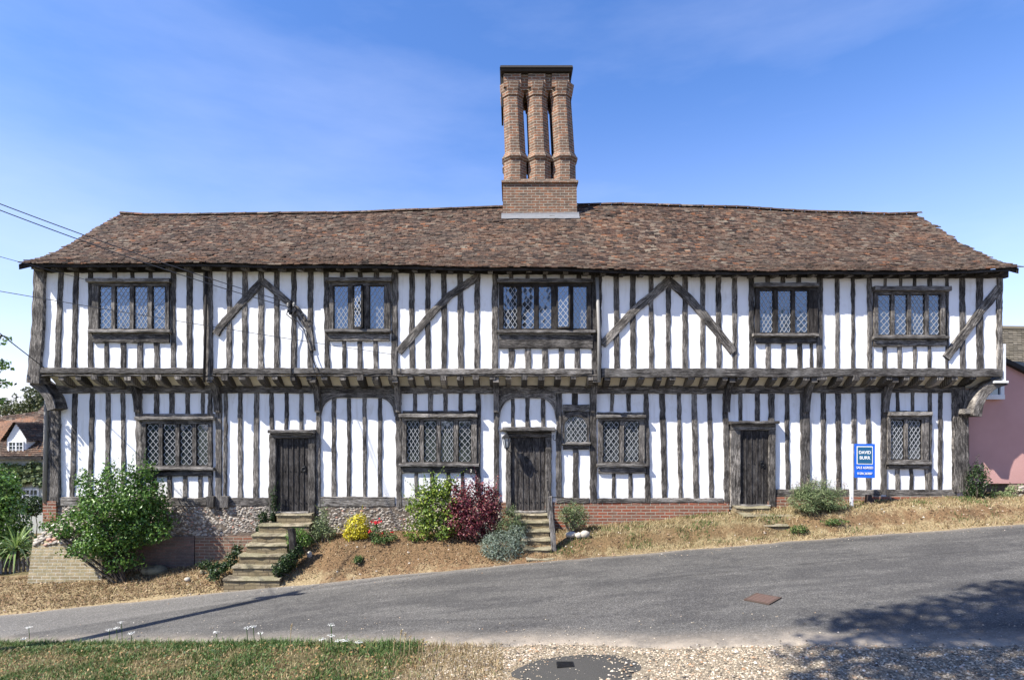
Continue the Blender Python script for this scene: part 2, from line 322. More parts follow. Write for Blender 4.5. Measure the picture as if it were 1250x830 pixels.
a = N('soil_clod', .95, .15); a.base(a.ramp(a.n('NewGeometry').outputs['Random Per Island'], [(0, (.05, .033, .02)), (.5, (.16, .10, .055)), (.85, (.30, .21, .13)), (1, (.45, .40, .33))])); M['clod'] = a.m
M['petal_w'] = leaf('white_petal', [(0, (.6, .6, .55)), (1, (.8, .8, .76))]); M['petal_r'] = leaf('red_petal', [(0, (.45, .01, .02)), (1, (.75, .03, .05))])
M['seed'] = leaf('seed_head', [(0, (.16, .12, .09)), (1, (.36, .30, .24))], .8)
M['bark'] = wood('bark', (.03, .025, .02), (.08, .065, .05), (.16, .14, .11))

# ---------------------------------------------------------------- terrain
ROADT = [(-60, -6.0), (-22, -5.0), (-14, -4.27), (-10.7, -3.95), (-5, -3.36), (0, -2.88), (5, -2.47), (10.7, -2.04), (16, -1.7), (25, -1.4), (60, -1.2)]
def road_z(X):
    return CH+(interp(ROADT, X-.8)+interp(ROADT, X)*2+interp(ROADT, X+.8))/4
WG = [(-400, 740), (-100, 712), (0, 706), (60, 702), (150, 699), (250, 690), (300, 674), (340, 662), (390, 652), (450, 650), (620, 648), (700, 645), (760, 640), (850, 630), (950, 621), (1050, 613), (1180, 607), (1250, 605), (1500, 600)]
def wall_z(X):
    px = CX+X*F/13.4
    return WZ((interp(WG, px-20)+interp(WG, px+20))/2, 13.4)
def near_y(X):
    H = CH-road_z(X); y = F*H/268
    return y+.12*n1(X*.7, 1)
def far_y(X): return 12.0+.10*n1(X*.6, 3)+.05*n1(X*2.5, 8)
def sm(t): t = min(1, max(0, t)); return t*t*(3-2*t)
def gz(X, Y):
    r = road_z(X); fy = far_y(X)
    if Y > fy:
        t = min(1, (Y-fy)/1.35); top = wall_z(X)
        e = 1-(1-t)**2 if X > -4 else lerp(t, 1-(1-t)**2, .35)
        tt = t+.12*n1(X*.9, 7)+.05*n1(X*4, 7); e = lerp(e, .12*t+.88*sm((tt-.14)/.36), .85*sm((X-.6)/.8))
        z = lerp(r, top, e)+.035*sm(t*3)*n1(X*1.7, Y*1.7)+.035*n1(X*4.5, Y*4.5, 3)*sm(t*4)
        if Y > 13.6:
            if X < -11: z = lerp(z, CH-5.6, sm((Y-13.6)/14)*sm((-10.8-X)/1.5))
            elif X > 11: z += min(.3, (Y-13.6)*.1)
        return z
    ny = near_y(X)
    if Y < ny:
        t = ny-Y; g = sm((-1.3-X)/1.2)
        return r+.01*min(1, t*4)+g*(.10*sm(t/.55)+.03*n1(X*2, Y*2))+.012*n1(X*4, Y*4)*min(1, t*3)
    e = min(Y-ny, fy-Y)
    return r-.05*sm(e/.12)
def zone(X, Y):
    ny = near_y(X); fy = far_y(X)
    if Y < ny+.3:
        g = sm((-1.0+.5*n1(X*2, Y*2)-X)/.7); s_ = sm((X+1.9)/.5)*(1-sm((X+.1)/.8))
        return ((1-g)*(1-.5*s_), g*.85, .6, 1)
    if Y > 13.7 and abs(X) < 60 and (X < -11 or X > 11.5): return (0, .7, .3, 1)
    lip = sm((X-.8)/.6)*max(0, 1-abs((Y-fy)/1.35+.12*n1(X*.9, 7)-.34)/.17)
    b = interp([(-11, .55), (-8, .6), (-5, .35), (-3.5, .15), (0, .15), (1.5, .5), (4, .7), (12, .85)], X)
    e = 1-sm((Y-fy)/.4); b = lerp(b, .95 if X < -4 or X > 2 else .45, e)
    g = (.35*sm((X-1)/1)*(1-sm((X-6)/2))+.1)*(1-e)
    return (0, g*(1-.6*lip), b*(1-.75*lip), 1)
def grid(xs, ys, fz, fcol):
    mb = MB(); mb.col = []
    for y in ys:
        for x in xs: mb.v.append((x, y, fz(x, y))); mb.col.append(fcol(x, y))
    nx = len(xs)
    for j in range(len(ys)-1):
        for i in range(nx-1): mb.face([j*nx+i, j*nx+i+1, (j+1)*nx+i+1, (j+1)*nx+i])
    return mb
xs = [-900, -400, -200, -100, -60, -40, -30, -24, -20, -18]+[-17+i*.14 for i in range(int(34/.14)+1)]+[18, 20, 24, 30, 40, 60, 100, 200, 400, 900]
ys = [-900, -300, -100, -50, -30, -20, -12, -8, -4, 0, 2, 3.5, 4.5]+[5+i*.1 for i in range(91)]+[14.4, 15, 16, 17.5, 19, 21, 24, 28, 34, 42, 60, 100, 200, 400, 900]
tag(obj('ground', grid(xs, ys, gz, zone), M['ground'], smooth=True, center=False), kind='structure')
# road sheet with ragged edges that run under the verges
mb = MB(); mb.col = []; nx = 0
X = -60.; cols = []
while X <= 60: cols.append(X); X += (.2 if abs(X) < 17 else 2.)
NY = 70
SEAM = [(-9, 10.3), (-5.66, 11.0), (-2.06, 11.5), (1.3, 12.05), (3.4, 12.3)]
for X in cols:
    a0 = near_y(X)-.10+.09*n1(X*1.3, 5)+.04*n1(X*5, 5); a1 = far_y(X)+.02+.07*n1(X*1.5, 9)+.04*n1(X*6, 2)
    for j in range(NY+1):
        t = j/NY; Y = lerp(a0, a1, t); e = min(Y-a0, a1-Y)
        mb.v.append((X, Y, road_z(X)+.012+.006*n1(X*.8, Y*.8)-.02*(1-sm(e/.2)))); mb.col.append((.9*(1-sm((Y-a0)/.75))+.55*(1-sm((a1-Y)/.35)), 0, sm((Y-interp(SEAM, X)+.03)/.06) if X < 3.2 else 0, 1))
for i in range(len(cols)-1):
    for j in range(NY):
        p = i*(NY+1)+j; mb.face([p, p+NY+1, p+NY+2, p+1])
tag(obj('road', mb, M['road'], smooth=True, center=False), kind='structure')
def ground_at(px, py, Y0=5., Y1=13.4):
    """march the view ray of a photo pixel until it meets the ground"""
    Y = Y0
    while Y < Y1:
        X = WX(px, Y)
        if WZ(py, Y) <= gz(X, Y)+.02: break
        Y += .02
    return WX(px, Y), Y
def ribbon(name, pix, wd, zoff=.018):
    pts = []
    for (a, c), (b, d) in zip(pix, pix[1:]):
        for k in range(14): pts.append(ground_at(lerp(a, b, k/14), lerp(c, d, k/14)))
    m_ = MB()
    for i, (x, y) in enumerate(pts):
        x2, y2 = pts[min(i+1, len(pts)-1)]; x1, y1 = pts[max(i-1, 0)]; d = Vector((x2-x1, y2-y1)).normalized(); ww = wd*(.5+.7*abs(n1(x*3, y*3)))
        y += .02*n1(x*4, 1)
        for s_ in (-1, 1):
            X, Y = x-d.y*ww*s_/2, y+d.x*ww*s_/2; m_.v.append((X, Y, road_z(X)+.012+zoff))
    for i in range(len(pts)-1): m_.face([2*i, 2*i+1, 2*i+3, 2*i+2])
    return tag(obj(name, m_, M['tar'], center=False), kind='structure')
ribbon('road_seam', [(255, 738), (500, 706), (700, 682), (830, 671)], .022)
ribbon('road_crack', [(780, 712), (1000, 690), (1240, 672)], .014)
ribbon('road_crack', [(520, 762), (640, 758), (720, 752)], .012)

# ---------------------------------------------------------------- the timber house
HOUSE = thing('timber_house', (0, 13.5, wall_z(0)), 'long jettied black and white timber framed house under a sagging brown tiled roof', 'house')
DU, DL = 13.1, 13.5
XL_U, XR_U, XL_L, XR_L = WX(46, DU), WX(1221, DU), WX(64, DL), WX(1176, DL)
BACK = 19.5
def wallmesh(x0, x1, z0, z1, d, back):
    m_ = MB(); nx = int((x1-x0)/.13); nz = int((z1-z0)/.13); 
    for j in range(nz+1):
        for i in range(nx+1):
            x = lerp(x0, x1, i/nx); z = lerp(z0, z1, j/nz); m_.v.append((x, d+.010*n1(x*1.1, z*1.1)+.007*n1(x*5, z*4, 5), z))
    for j in range(nz):
        for i in range(nx): p = j*(nx+1)+i; m_.face([p, p+1, p+nx+2, p+nx+1])
    for x in (x0, x1): m_.poly([(x, d, z0), (x, back, z0), (x, back, z1), (x, d, z1)])
    m_.poly([(x0, back, z0), (x1, back, z0), (x1, back, z1), (x0, back, z1)])
    return m_
upper = obj('upper_wall', wallmesh(XL_U, XR_U, WZ(455, DU), WZ(329, DU), DU, BACK), M['plaster'], HOUSE, True)
lower = obj('lower_wall', wallmesh(XL_L, XR_L, WZ(622, DL), WZ(470, DL), DL, BACK-.2), M['plaster'], HOUSE, True)
def stick(parent, name, d, x0t, x1t, yt, x0b, x1b, yb, mat='oak', proud=.035, jit=.007, sway=.012):
    m_ = MB(); wt = (WX(x1t, d)-WX(x0t, d))*.83; wb = (WX(x1b, d)-WX(x0b, d))*.83; proud *= .7
    m_.beam([(WX((x0b+x1b)/2, d), WZ(yb, d)), (WX((x0t+x1t)/2, d), WZ(yt, d))], (wb, wt), d-proud, d+.02, jit, sway=sway)
    return obj(name, m_, M[mat], parent)
def rail(parent, name, d, x0, x1, y0, y1, mat='oak', proud=.05, yy=None, jit=.008, back=.02):
    m_ = MB(); wv = WZ(y0, d)-WZ(y1, d); a = WZ((y0+y1)/2, d); b = WZ((y0+y1)/2+(yy or 0), d)
    m_.beam([(WX(x0, d), a), (WX(x1, d), b)], wv, d-proud, d+back, jit, sway=.01)
    return obj(name, m_, M[mat], parent)
# upper studs: x0t, x1t, x0b, x1b
UP = [(71, 78.5, 66, 75), (90, 97.5, 86, 94), (107.5, 114.5, 107, 115), (208, 215.5, 208, 215.5), (227, 236, 227.5, 236),
      (276, 284, 276, 284), (295, 303, 295, 303), (314.5, 323, 314.5, 323), (334, 342, 334, 342), (355, 362.5, 355, 363), (375.5, 383.5, 374.5, 383), (394.5, 402.5, 396, 403.5),
      (499, 507, 499, 507), (518.5, 526, 518.5, 526), (538, 546, 538, 546), (557.5, 566, 558, 566.5), (579, 587, 578, 586),
      (748, 756, 749, 757), (768, 776.5, 769, 777), (791, 798, 791.5, 798.5), (812, 820, 812.5, 818.5), (832, 840, 832, 840), (854, 861.5, 854.5, 861), (872.5, 880.5, 873.5, 881), (893, 900.5, 893, 900),
      (1018.5, 1025, 1018.5, 1024.5), (1038.5, 1044, 1039, 1044), (1153.5, 1158.5, 1153.5, 1158), (1170, 1178.5, 1171, 1179), (1190, 1200.5, 1191, 1201)]
UP.sort()
for a_, b_, c_, d_ in UP: stick(upper, 'stud', DU, a_, b_, 329, c_, d_, 451)
POSTS = [(247, 260.5, 249, 262), (477, 486.5, 477, 486.5), (600, 608.5, 600, 609), (720, 736, 721, 735), (913, 920.5, 914, 921), (996, 1004.5, 996, 1004.5), (1057.5, 1064, 1058, 1064.5), (1215.5, 1224, 1215, 1223)]
for a_, b_, c_, d_ in POSTS: stick(upper, 'post', DU, a_, b_, 327, c_, d_, 464 if a_ in (247, 477, 720, 996) else 452, proud=.055, jit=.008)
m_ = MB(); m_.beam([(WX(43, DU), WZ(468, DU)), (WX(45, DU), WZ(440, DU)), (WX(48, DU), WZ(400, DU)), (WX(50.5, DU), WZ(328, DU))], (.30, .25), DU-.07, DU+.25, .008)
obj('corner_post', m_, M['oak'], upper)
def mid_studs(parent, d, ys, lst, proud=.033, name='short_stud'):
    for a_, b_ in lst: stick(parent, name, d, a_, b_, ys[0], a_, b_, ys[1], proud=proud)
mid_studs(upper, DU, (329, 342), [(137, 143), (159, 165), (181, 187)])
mid_studs(upper, DU, (417, 451), [(127, 134), (147, 155), (167, 175.5), (188, 196)])
mid_studs(upper, DU, (329, 342), [(414.5, 422.5), (436, 443), (456, 464)])
mid_studs(upper, DU, (416, 451), [(417, 423), (436, 443), (455, 462)])
mid_studs(upper, DU, (332, 343), [(621, 627), (641, 647), (662, 667.5), (683, 688.5), (703, 710)])
mid_studs(upper, DU, (425, 451), [(620, 629), (640, 649), (661, 670), (681, 689), (701, 709)])
mid_studs(upper, DU, (334, 348), [(933.5, 940), (952, 958.5), (972, 978)])
mid_studs(upper, DU, (419, 451), [(933.6, 941), (953, 959.5), (972.6, 979.5), (988, 993)])
mid_studs(upper, DU, (338, 352), [(1078, 1083), (1097, 1101.5), (1114, 1119), (1132, 1138)])
mid_studs(upper, DU, (422, 451), [(1077, 1083), (1095, 1101), (1113.5, 1119), (1131.5, 1137)])
# wall plate under the eaves, and the jetty bressummers
for x0, x1, y0, y1, yy in ((44, 255, 325, 333, -.3), (255, 484, 323, 332, 1), (484, 727, 325, 334, 2), (727, 1000, 328, 337, 2), (1000, 1228, 330, 340, 0)):
    rail(upper, 'wall_plate', DU, x0, x1, y0, y1, 'oakdark', .07, yy)
for x0, x1, y0, y1, yy, mt in ((51, 250, 449, 456, .5, 'oakpale'), (262, 478, 449.5, 456.5, .5, 'oakpale'), (486, 722, 450, 457, 0, 'oakpale'), (734, 1003, 450, 461, -1, 'oakpale'), (1003, 1221, 450, 460, 0, 'oakpale')):
    rail(upper, 'bressummer', DU, x0, x1, y0, y1, mt, .065, yy)
# slim moulding under the bressummer
for x0, x1 in ((51, 484), (484, 730)): rail(upper, 'moulding', DU, x0, x1, 457.2, 459.6, 'oak', .05, .3)
# curved braces
def brace(pts, wpx, d=DU, parent=upper):
    m_ = MB(); m_.beam([(WX(x, d), WZ(y, d)) for x, y in pts], wpx*d/F, d-.048, d+.02, .007); obj('brace', m_, M['oak'], parent)
brace([(264, 408), (276, 391), (296, 370), (320, 344)], 9)
brace([(321, 344), (343, 361), (363, 379), (377, 400), (382, 428)], 8)
brace([(487, 430), (505, 409), (528, 382), (549, 361), (582, 339)], 9)
brace([(735, 421), (753, 402), (775, 378), (796, 361), (816, 343)], 10)
brace([(816, 343), (837, 361), (858, 384), (878, 408), (895, 430)], 10)
brace([(1154, 437), (1175, 409), (1195, 382), (1219, 352)], 10)

# ---- leaded windows
def clip(poly, C):
    out = poly
    for i in range(len(C)):
        a, b = C[i], C[(i+1) % len(C)]; src = out; out = []
        def ins(p): return (b[0]-a[0])*(p[1]-a[1])-(b[1]-a[1])*(p[0]-a[0]) >= -1e-9
        for k in range(len(src)):
            p, q = src[k], src[(k+1) % len(src)]; ip, iq = ins(p), ins(q)
            if ip: out.append(p)
            if ip != iq:
                d1 = (b[0]-a[0])*(p[1]-a[1])-(b[1]-a[1])*(p[0]-a[0]); d2 = (b[0]-a[0])*(q[1]-a[1])-(b[1]-a[1])*(q[0]-a[0]); t = d1/(d1-d2)
                out.append((p[0]+(q[0]-p[0])*t, p[1]+(q[1]-p[1])*t))
        if len(out) < 3: return []
    return out
def glazing(parent, C, y, hinge=None, ang=0, qw=.112, qh=.150, lw=.0115):
    """C: convex outline (X,Z) counter-clockwise; diamond quarries and lead cames"""
    x0 = min(p[0] for p in C); x1 = max(p[0] for p in C); z0 = min(p[1] for p in C); z1 = max(p[1] for p in C)
    ncol = max(2, round((x1-x0)/qw)); qw = (x1-x0)/ncol; nr = max(2, round((z1-z0)/qh)); qh = (z1-z0)/nr
    g = MB(); l = MB()
    for i in range(-1, 2*ncol+2):
        for j in range(-1, 2*nr+2):
            if (i+j) % 2: continue
            cx = x0+i*qw/2; cz = z0+j*qh/2
            p = clip([(cx, cz-qh/2), (cx+qw/2, cz), (cx, cz+qh/2), (cx-qw/2, cz)], C)
            if p:
                tx, tz = R.gauss(0, .005), R.gauss(0, .005); g.poly([(a, y+(a-cx)*tx+(b-cz)*tz, b) for a, b in p])
    n = nr+ncol+2; sl = qh/qw
    for k in range(-2*n, 2*n):
        for s_ in (1, -1):
            xa = x0+k*qw+(qw/2); c0 = (xa-50, z0-50*sl*s_); c1 = (xa+50, z0+50*sl*s_)
            d = Vector((c1[0]-c0[0], c1[1]-c0[1])).normalized(); nn = (-d.y*lw/2, d.x*lw/2)
            p = clip([(c0[0]-nn[0], c0[1]-nn[1]), (c1[0]-nn[0], c1[1]-nn[1]), (c1[0]+nn[0], c1[1]+nn[1]), (c0[0]+nn[0], c0[1]+nn[1])], C)
            if p:
                yy = y-.006-.0012*(s_ > 0); l.poly([(a, yy, b) for a, b in p])
                b0 = len(l.v)-len(p); m = len(p); l.v += [(a, y+.004, b) for a, b in p]
                for q in range(m): l.face([b0+(q+1) % m, b0+q, b0+m+q, b0+m+(q+1) % m])
    if hinge is not None:
        for mb in (g, l):
            mb.v = [(hinge+(x-hinge)*math.cos(ang)-(yy-y)*math.sin(ang)*-1*0, y-abs(x-hinge)*math.sin(ang)+(yy-y), z) for x, yy, z in mb.v]
    obj('pane', g, M['glass'], parent); obj('leading', l, M['lead'], parent)
def window(parent, d, outer, panes, py, sill, rl=None, hood=None, mat='oak', proud=.075, openp=None, sproud=.13):
    x0, x1, y0, y1 = outer; fr = MB(); gy = d-.022
    Xs = [WX(v, d) for v in (x0, x1)]; Zt, Zb = WZ(y0, d), WZ(y1, d); pz1, pz0 = WZ(py[0], d), WZ(py[1], d)
    px = [(WX(a, d), WX(b, d)) for a, b in panes]
    fr.box(Xs[0], Xs[1], d-proud, d+.02, pz1, Zt, j=.003); fr.box(Xs[0], Xs[1], d-proud-.003, d+.02, Zb, pz0, j=.003)
    e = [Xs[0]]+[v for p in px for v in p]+[Xs[1]]
    for k in range(0, len(e), 2):
        pr = proud-.006 if k in (0, len(e)-2) else proud-.012
        fr.box(e[k], e[k+1], d-pr, d+.02, pz0, pz1, j=.002)
    W = obj('window', fr, M[mat], parent)
    for k, (a, b) in enumerate(px):
        if openp is not None and k == openp[0]:
            ang = openp[1]; inset = MB()
            inset.poly([(a, d-.012, pz0), (b, d-.012, pz0), (b, d-.012, pz1), (a, d-.012, pz1)]); obj('opening_shade', inset, M['iron'], W)  # flat black sheet stands in for the dark room behind the open casement
            C = [(a+.03, pz0+.04), (b-.03, pz0+.04), (b-.03, pz1-.03), (a+.03, pz1-.03)]
            hg = a if openp[2] < 0 else b
            glazing(W, C, gy-.06, hg, ang); cf = MB()
            for q in ((a, a+.03, pz0, pz1), (b-.03, b, pz0, pz1), (a, b, pz0, pz0+.04), (a, b, pz1-.03, pz1)): cf.box(q[0], q[1], gy-.075, gy-.045, q[2], q[3])
            cf.v = [(x, yy-abs(x-hg)*math.sin(ang), z) for x, yy, z in cf.v]; obj('casement', cf, M['oakdark'], W)
        else:
            cf = MB(); t = .016
            for q in ((a, a+t, pz0, pz1), (b-t, b, pz0, pz1), (a+t, b-t, pz0, pz0+t), (a+t, b-t, pz1-t, pz1)): cf.box(q[0], q[1], gy-.016, gy+.01, q[2], q[3])
            obj('casement', cf, M['oakdark'], W); glazing(W, [(a+t, pz0+t), (b-t, pz0+t), (b-t, pz1-t), (a+t, pz1-t)], gy)
    sx0, sx1, sy0, sy1 = sill; s_ = MB(); s_.beam([(WX(sx0, d), WZ((sy0+sy1)/2, d)), (WX(sx1, d), WZ((sy0+sy1)/2, d))], WZ(sy0, d)-WZ(sy1, d), d-sproud, d+.01, .004, ch=.01)
    obj('sill', s_, M['oakpale'], W)
    if hood:
        hx0, hx1, hy0, hy1 = hood; s_ = MB(); s_.beam([(WX(hx0, d), WZ((hy0+hy1)/2, d)), (WX(hx1, d), WZ((hy0+hy1)/2, d))], WZ(hy0, d)-WZ(hy1, d), d-.15, d+.01, .004, ch=.01); obj('hood', s_, M['oakpale'], W)
    if rl: 
        rx0, rx1, ry0, ry1 = rl; s_ = MB(); s_.beam([(WX(rx0, d), WZ((ry0+ry1)/2, d)), (WX(rx1, d), WZ((ry0+ry1)/2, d))], WZ(ry0, d)-WZ(ry1, d), d-.06, d+.02, .006, sway=.008); obj('rail', s_, M['oak'], W)
    return W
window(upper, DU, (115, 208, 346, 404), [(122.5, 138), (142.5, 160.5), (165, 182), (187.5, 203.5)], (350, 402), (112, 211, 403.5, 407), (115, 208, 408, 418.5), (110, 211, 341.5, 346))
window(upper, DU, (403, 477, 345, 404), [(408, 426), (432, 445), (451.5, 470)], (349.5, 402), (398, 478, 403, 406.5), (402, 476, 407, 416.5), (399, 479, 340.5, 345), openp=(1, math.radians(20), -1))
window(upper, DU, (609, 721, 346.5, 404), [(614, 632), (636, 652.5), (657, 673.5), (679, 695), (699, 716.5)], (350, 402), (607, 726, 404, 407.5), (609, 723, 409, 425.5), (607, 723, 342, 346.5), openp=(3, math.radians(14), -1), mat='oakdark')
window(upper, DU, (921, 996, 351.5, 408), [(926, 943), (948, 965), (969, 985.5)], (355, 407), (917, 996, 408, 411.5), (921, 995, 412.5, 419.5), (919, 996, 347, 351.5), mat='oakdark')
window(upper, DU, (1065, 1151, 357, 411), [(1070, 1086), (1090, 1106), (1110, 1127), (1131.5, 1146)], (360, 409.5), (1063, 1154, 411, 414.5), (1065, 1153, 415.5, 423), (1063.5, 1156, 351, 356.5), mat='oak')

# lower storey
LO = [(88.5, 96.5, 84, 91.5), (109, 116.5, 106.5, 113.5), (128.5, 135.5, 128.5, 136), (147.5, 154, 147.5, 154),
      (290, 296.5, 289.5, 297), (309.5, 317, 308.5, 316.5), (405, 411.5, 404.5, 411), (423, 428.5, 423, 429), (442, 448, 443, 448), (461, 467, 461, 467),
      (804, 812.5, 807, 815), (825, 831.5, 828, 833.5), (843, 851, 846, 854), (862.5, 869, 865, 872), (957, 963.5, 959, 965), (1001, 1008.5, 1002, 1009), (1019, 1027, 1021, 1027.5), (1038.5, 1046, 1038.5, 1046), (1056, 1063, 1056.5, 1063.5), (1144.5, 1151, 1143.5, 1150)]
for a_, b_, c_, d_ in LO: stick(lower, 'stud', DL, a_, b_, 479 if not 400 < a_ < 470 else 486, c_, d_, 610 if a_ < 900 else 601, sway=.014)
mid_studs(lower, DL, (479, 509), [(187.5, 195), (206.5, 214), (226, 232.5), (245, 250)])
mid_studs(lower, DL, (580, 610), [(184.5, 192), (204, 211), (223, 229.5), (242, 248)])
mid_studs(lower, DL, (479, 524), [(328.5, 335), (347, 353), (365, 371)])
mid_studs(lower, DL, (479, 502), [(504, 510), (522, 529), (541, 547), (559.5, 565.5)])
mid_studs(lower, DL, (576, 608), [(506, 511), (524.5, 530), (544, 550), (562, 567)])
mid_studs(lower, DL, (486, 522), [(623.5, 629), (641, 647), (659.5, 666)])
mid_studs(lower, DL, (479, 502), [(697, 706), (744.5, 750), (764, 770)])
mid_studs(lower, DL, (548, 609), [(698.5, 707)])
mid_studs(lower, DL, (577, 609), [(746.5, 752), (766.5, 772.5)])
mid_studs(lower, DL, (479, 516), [(901, 907), (920.5, 928)])
mid_studs(lower, DL, (479, 504), [(1093, 1098), (1111, 1116)])
mid_studs(lower, DL, (570, 602), [(1092.5, 1099), (1110, 1115.5), (1128.5, 1134)])
LP = [(165, 174.5, 166, 175, 612), (263, 272, 263, 272, 622), (273.5, 278.5, 273, 278, 606), (253.5, 260, 254, 260.5, 608), (386, 392.5, 385.5, 392, 618), (482, 490.5, 483, 491.5, 619), (580, 587.5, 580, 587.5, 606), (602, 609.5, 602.5, 610, 608), (678, 686.5, 678, 686, 612),
      (719, 728.5, 719, 729, 613), (785, 792, 787, 794.5, 613), (881.5, 889, 883, 891, 612), (937, 946, 937, 944, 600), (975, 989, 976, 989.5, 603), (1074.5, 1082, 1074, 1082.5, 603), (1132, 1137, 1132, 1137, 600), (328.5, 336, 327, 336, 622)]
for a_, b_, c_, d_, yb in LP: stick(lower, 'post', DL, a_, b_, 478 if a_ != 328.5 else 530, c_, d_, yb, proud=.06, jit=.009)
m_ = MB(); m_.beam([(WX(67, DL), WZ(616, DL)), (WX(67.5, DL), WZ(478, DL))], (.29, .27), DL-.07, DL+.2, .008); obj('corner_post', m_, M['oak'], lower)
m_ = MB(); m_.beam([(WX(1171, DL), WZ(600, DL)), (WX(1171, DL), WZ(476, DL))], (.36, .36), DL-.07, DL+.2, .008); obj('corner_post', m_, M['oak'], lower)
m_ = MB(); m_.tube([(WX(58, DL), DL-.08, WZ(612, DL)), (WX(60, DL), DL-.08, WZ(490, DL)), (WX(62, DL), DL-.02, WZ(478, DL))], .045, 8); obj('drainpipe', m_, M['pipe'], lower, True)
for x0, x1, y0, y1, yy in ((62, 265, 471, 480, 0), (265, 485, 471.5, 480, 0), (485, 724, 471, 480, .5), (724, 985, 471.5, 480.5, 0), (985, 1176, 471, 479.5, 0)): rail(lower, 'head_beam', DL, x0, x1, y0, y1, 'oak', .055, yy)
for x0, x1, y0, y1, mt in ((72, 166, 606, 617, 'oakpale'), (166, 263, 607, 617, 'oak'), (274, 328, 607, 617, 'oak'), (392, 482, 606, 618, 'oakpale'), (492, 610, 607, 618, 'oakpale'), (679, 719, 607.5, 614, 'oak'), (729, 787, 608, 613.5, 'oakpale'), (794, 882, 607.5, 613, 'oakpale'), (945, 975, 597, 606.5, 'oak'), (989, 1074, 597.5, 606.5, 'oak'), (1082, 1166, 597.5, 606, 'oak')):
    rail(lower, 'sill_beam', DL, x0, x1, y0, y1, mt, .045)
# rails over and under
rail(lower, 'rail', DL, 492, 580, 501.5, 505, 'oak', .04); rail(lower, 'rail', DL, 687, 719, 494, 501.5, 'oak', .045); rail(lower, 'rail', DL, 729, 785, 503, 506.5, 'oak', .04)
rail(lower, 'rail', DL, 1082, 1132, 501.5, 505, 'oak', .04); rail(lower, 'rail', DL, 175, 262, 505, 509, 'oak', .04)
def arch_head(x0, x1, yt, yfl, ysp, r):
    m_ = MB(); n = 36; d = DL; o = R.random()*9
    for i in range(n+1):
        x = lerp(x0, x1, i/n); e = min(x-x0, x1-x); t = max(0, 1-e/r); yb = yfl+(ysp-yfl)*(1-math.sqrt(max(0, 1-t*t)))
        for yy, dd in ((yt, d-.045), (yb, d-.045), (yb, d+.01)): m_.v.append((WX(x, d), dd, WZ(yy, d)))
    for i in range(n):
        for c in range(2):
            p = i*3+c; m_.face([p, p+1, p+4, p+3][::-1], [(o+c*.2, o+i*.05), (o+c*.2+.2, o+i*.05), (o+c*.2+.2, o+i*.05+.05), (o+c*.2, o+i*.05+.05)][::-1])
    obj('arched_head', m_, M['oak'], lower)
arch_head(392, 482, 479.5, 485.5, 508, 20); arch_head(609.5, 678.5, 479.5, 486, 512, 20)
window(lower, DL, (175, 260, 513, 571), [(180, 195.5), (200, 216), (220.5, 236.5), (241, 256)], (517, 568), (171, 263, 570, 573.5), (176, 260, 574, 581), (169, 264, 508.5, 512.5))
window(lower, DL, (491, 582, 510, 566), [(496.5, 513), (517.5, 533.5), (538, 554.5), (559.5, 575.5)], (513, 564), (488, 585, 565.5, 569), (491, 583, 570, 577), (488, 583, 505, 509.5))
window(lower, DL, (730, 786, 510, 566), [(735.5, 756), (761, 780)], (513.5, 564), (728, 789, 565.5, 569), (730, 788, 570.5, 577.5), (727, 787, 506.5, 510))
window(lower, DL, (1081.5, 1131.5, 508, 563), [(1085, 1102), (1106, 1123)], (512, 561), (1080, 1133, 563, 566.5), (1082, 1132, 567, 572), (1081, 1133, 503, 507.5))
# little arched window beside the middle door
fr = MB(); d = DL; cx, rx = 702.5, 14.
arch = [(cx-rx, 539.), (cx+rx, 539.)]+[(cx+rx*math.cos(t), 521-13*math.sin(t)) for t in [i*math.pi/12 for i in range(13)]]
AW = [(WX(a, d), WZ(b, d)) for a, b in arch]
n = 24; 
for i in range(n+1):
    x = lerp(688.6, 716.4, i/n); t = (x-cx)/rx; yb = 521-13*math.sqrt(max(0, 1-t*t))
    for yy, dd in ((502., d-.05), (yb, d-.05), (yb, d+.01)): fr.v.append((WX(x, d), dd, WZ(yy, d)))
for i in range(n):
    for c in range(2): p = i*3+c; fr.face([p+3, p+4, p+1, p], [(c*.2, i*.03+.03), (c*.2+.2, i*.03+.03), (c*.2+.2, i*.03), (c*.2, i*.03)])
fr.box(WX(686.5, d), WX(688.8, d), d-.052, d+.01, WZ(540, d), WZ(502, d)); fr.box(WX(716.2, d), WX(719, d), d-.052, d+.01, WZ(540, d), WZ(502, d))
W = obj('window', fr, M['oak'], lower); glazing(W, AW, d-.02)
s_ = MB(); s_.beam([(WX(686, d), WZ(541, d)), (WX(720, d), WZ(541, d))], .06, d-.12, d+.01, .004); obj('sill', s_, M['oakpale'], W)
s_ = MB(); s_.beam([(WX(687, d), WZ(546, d)), (WX(719, d), WZ(546, d))], .10, d-.05, d+.01, .004); obj('rail', s_, M['oak'], W)

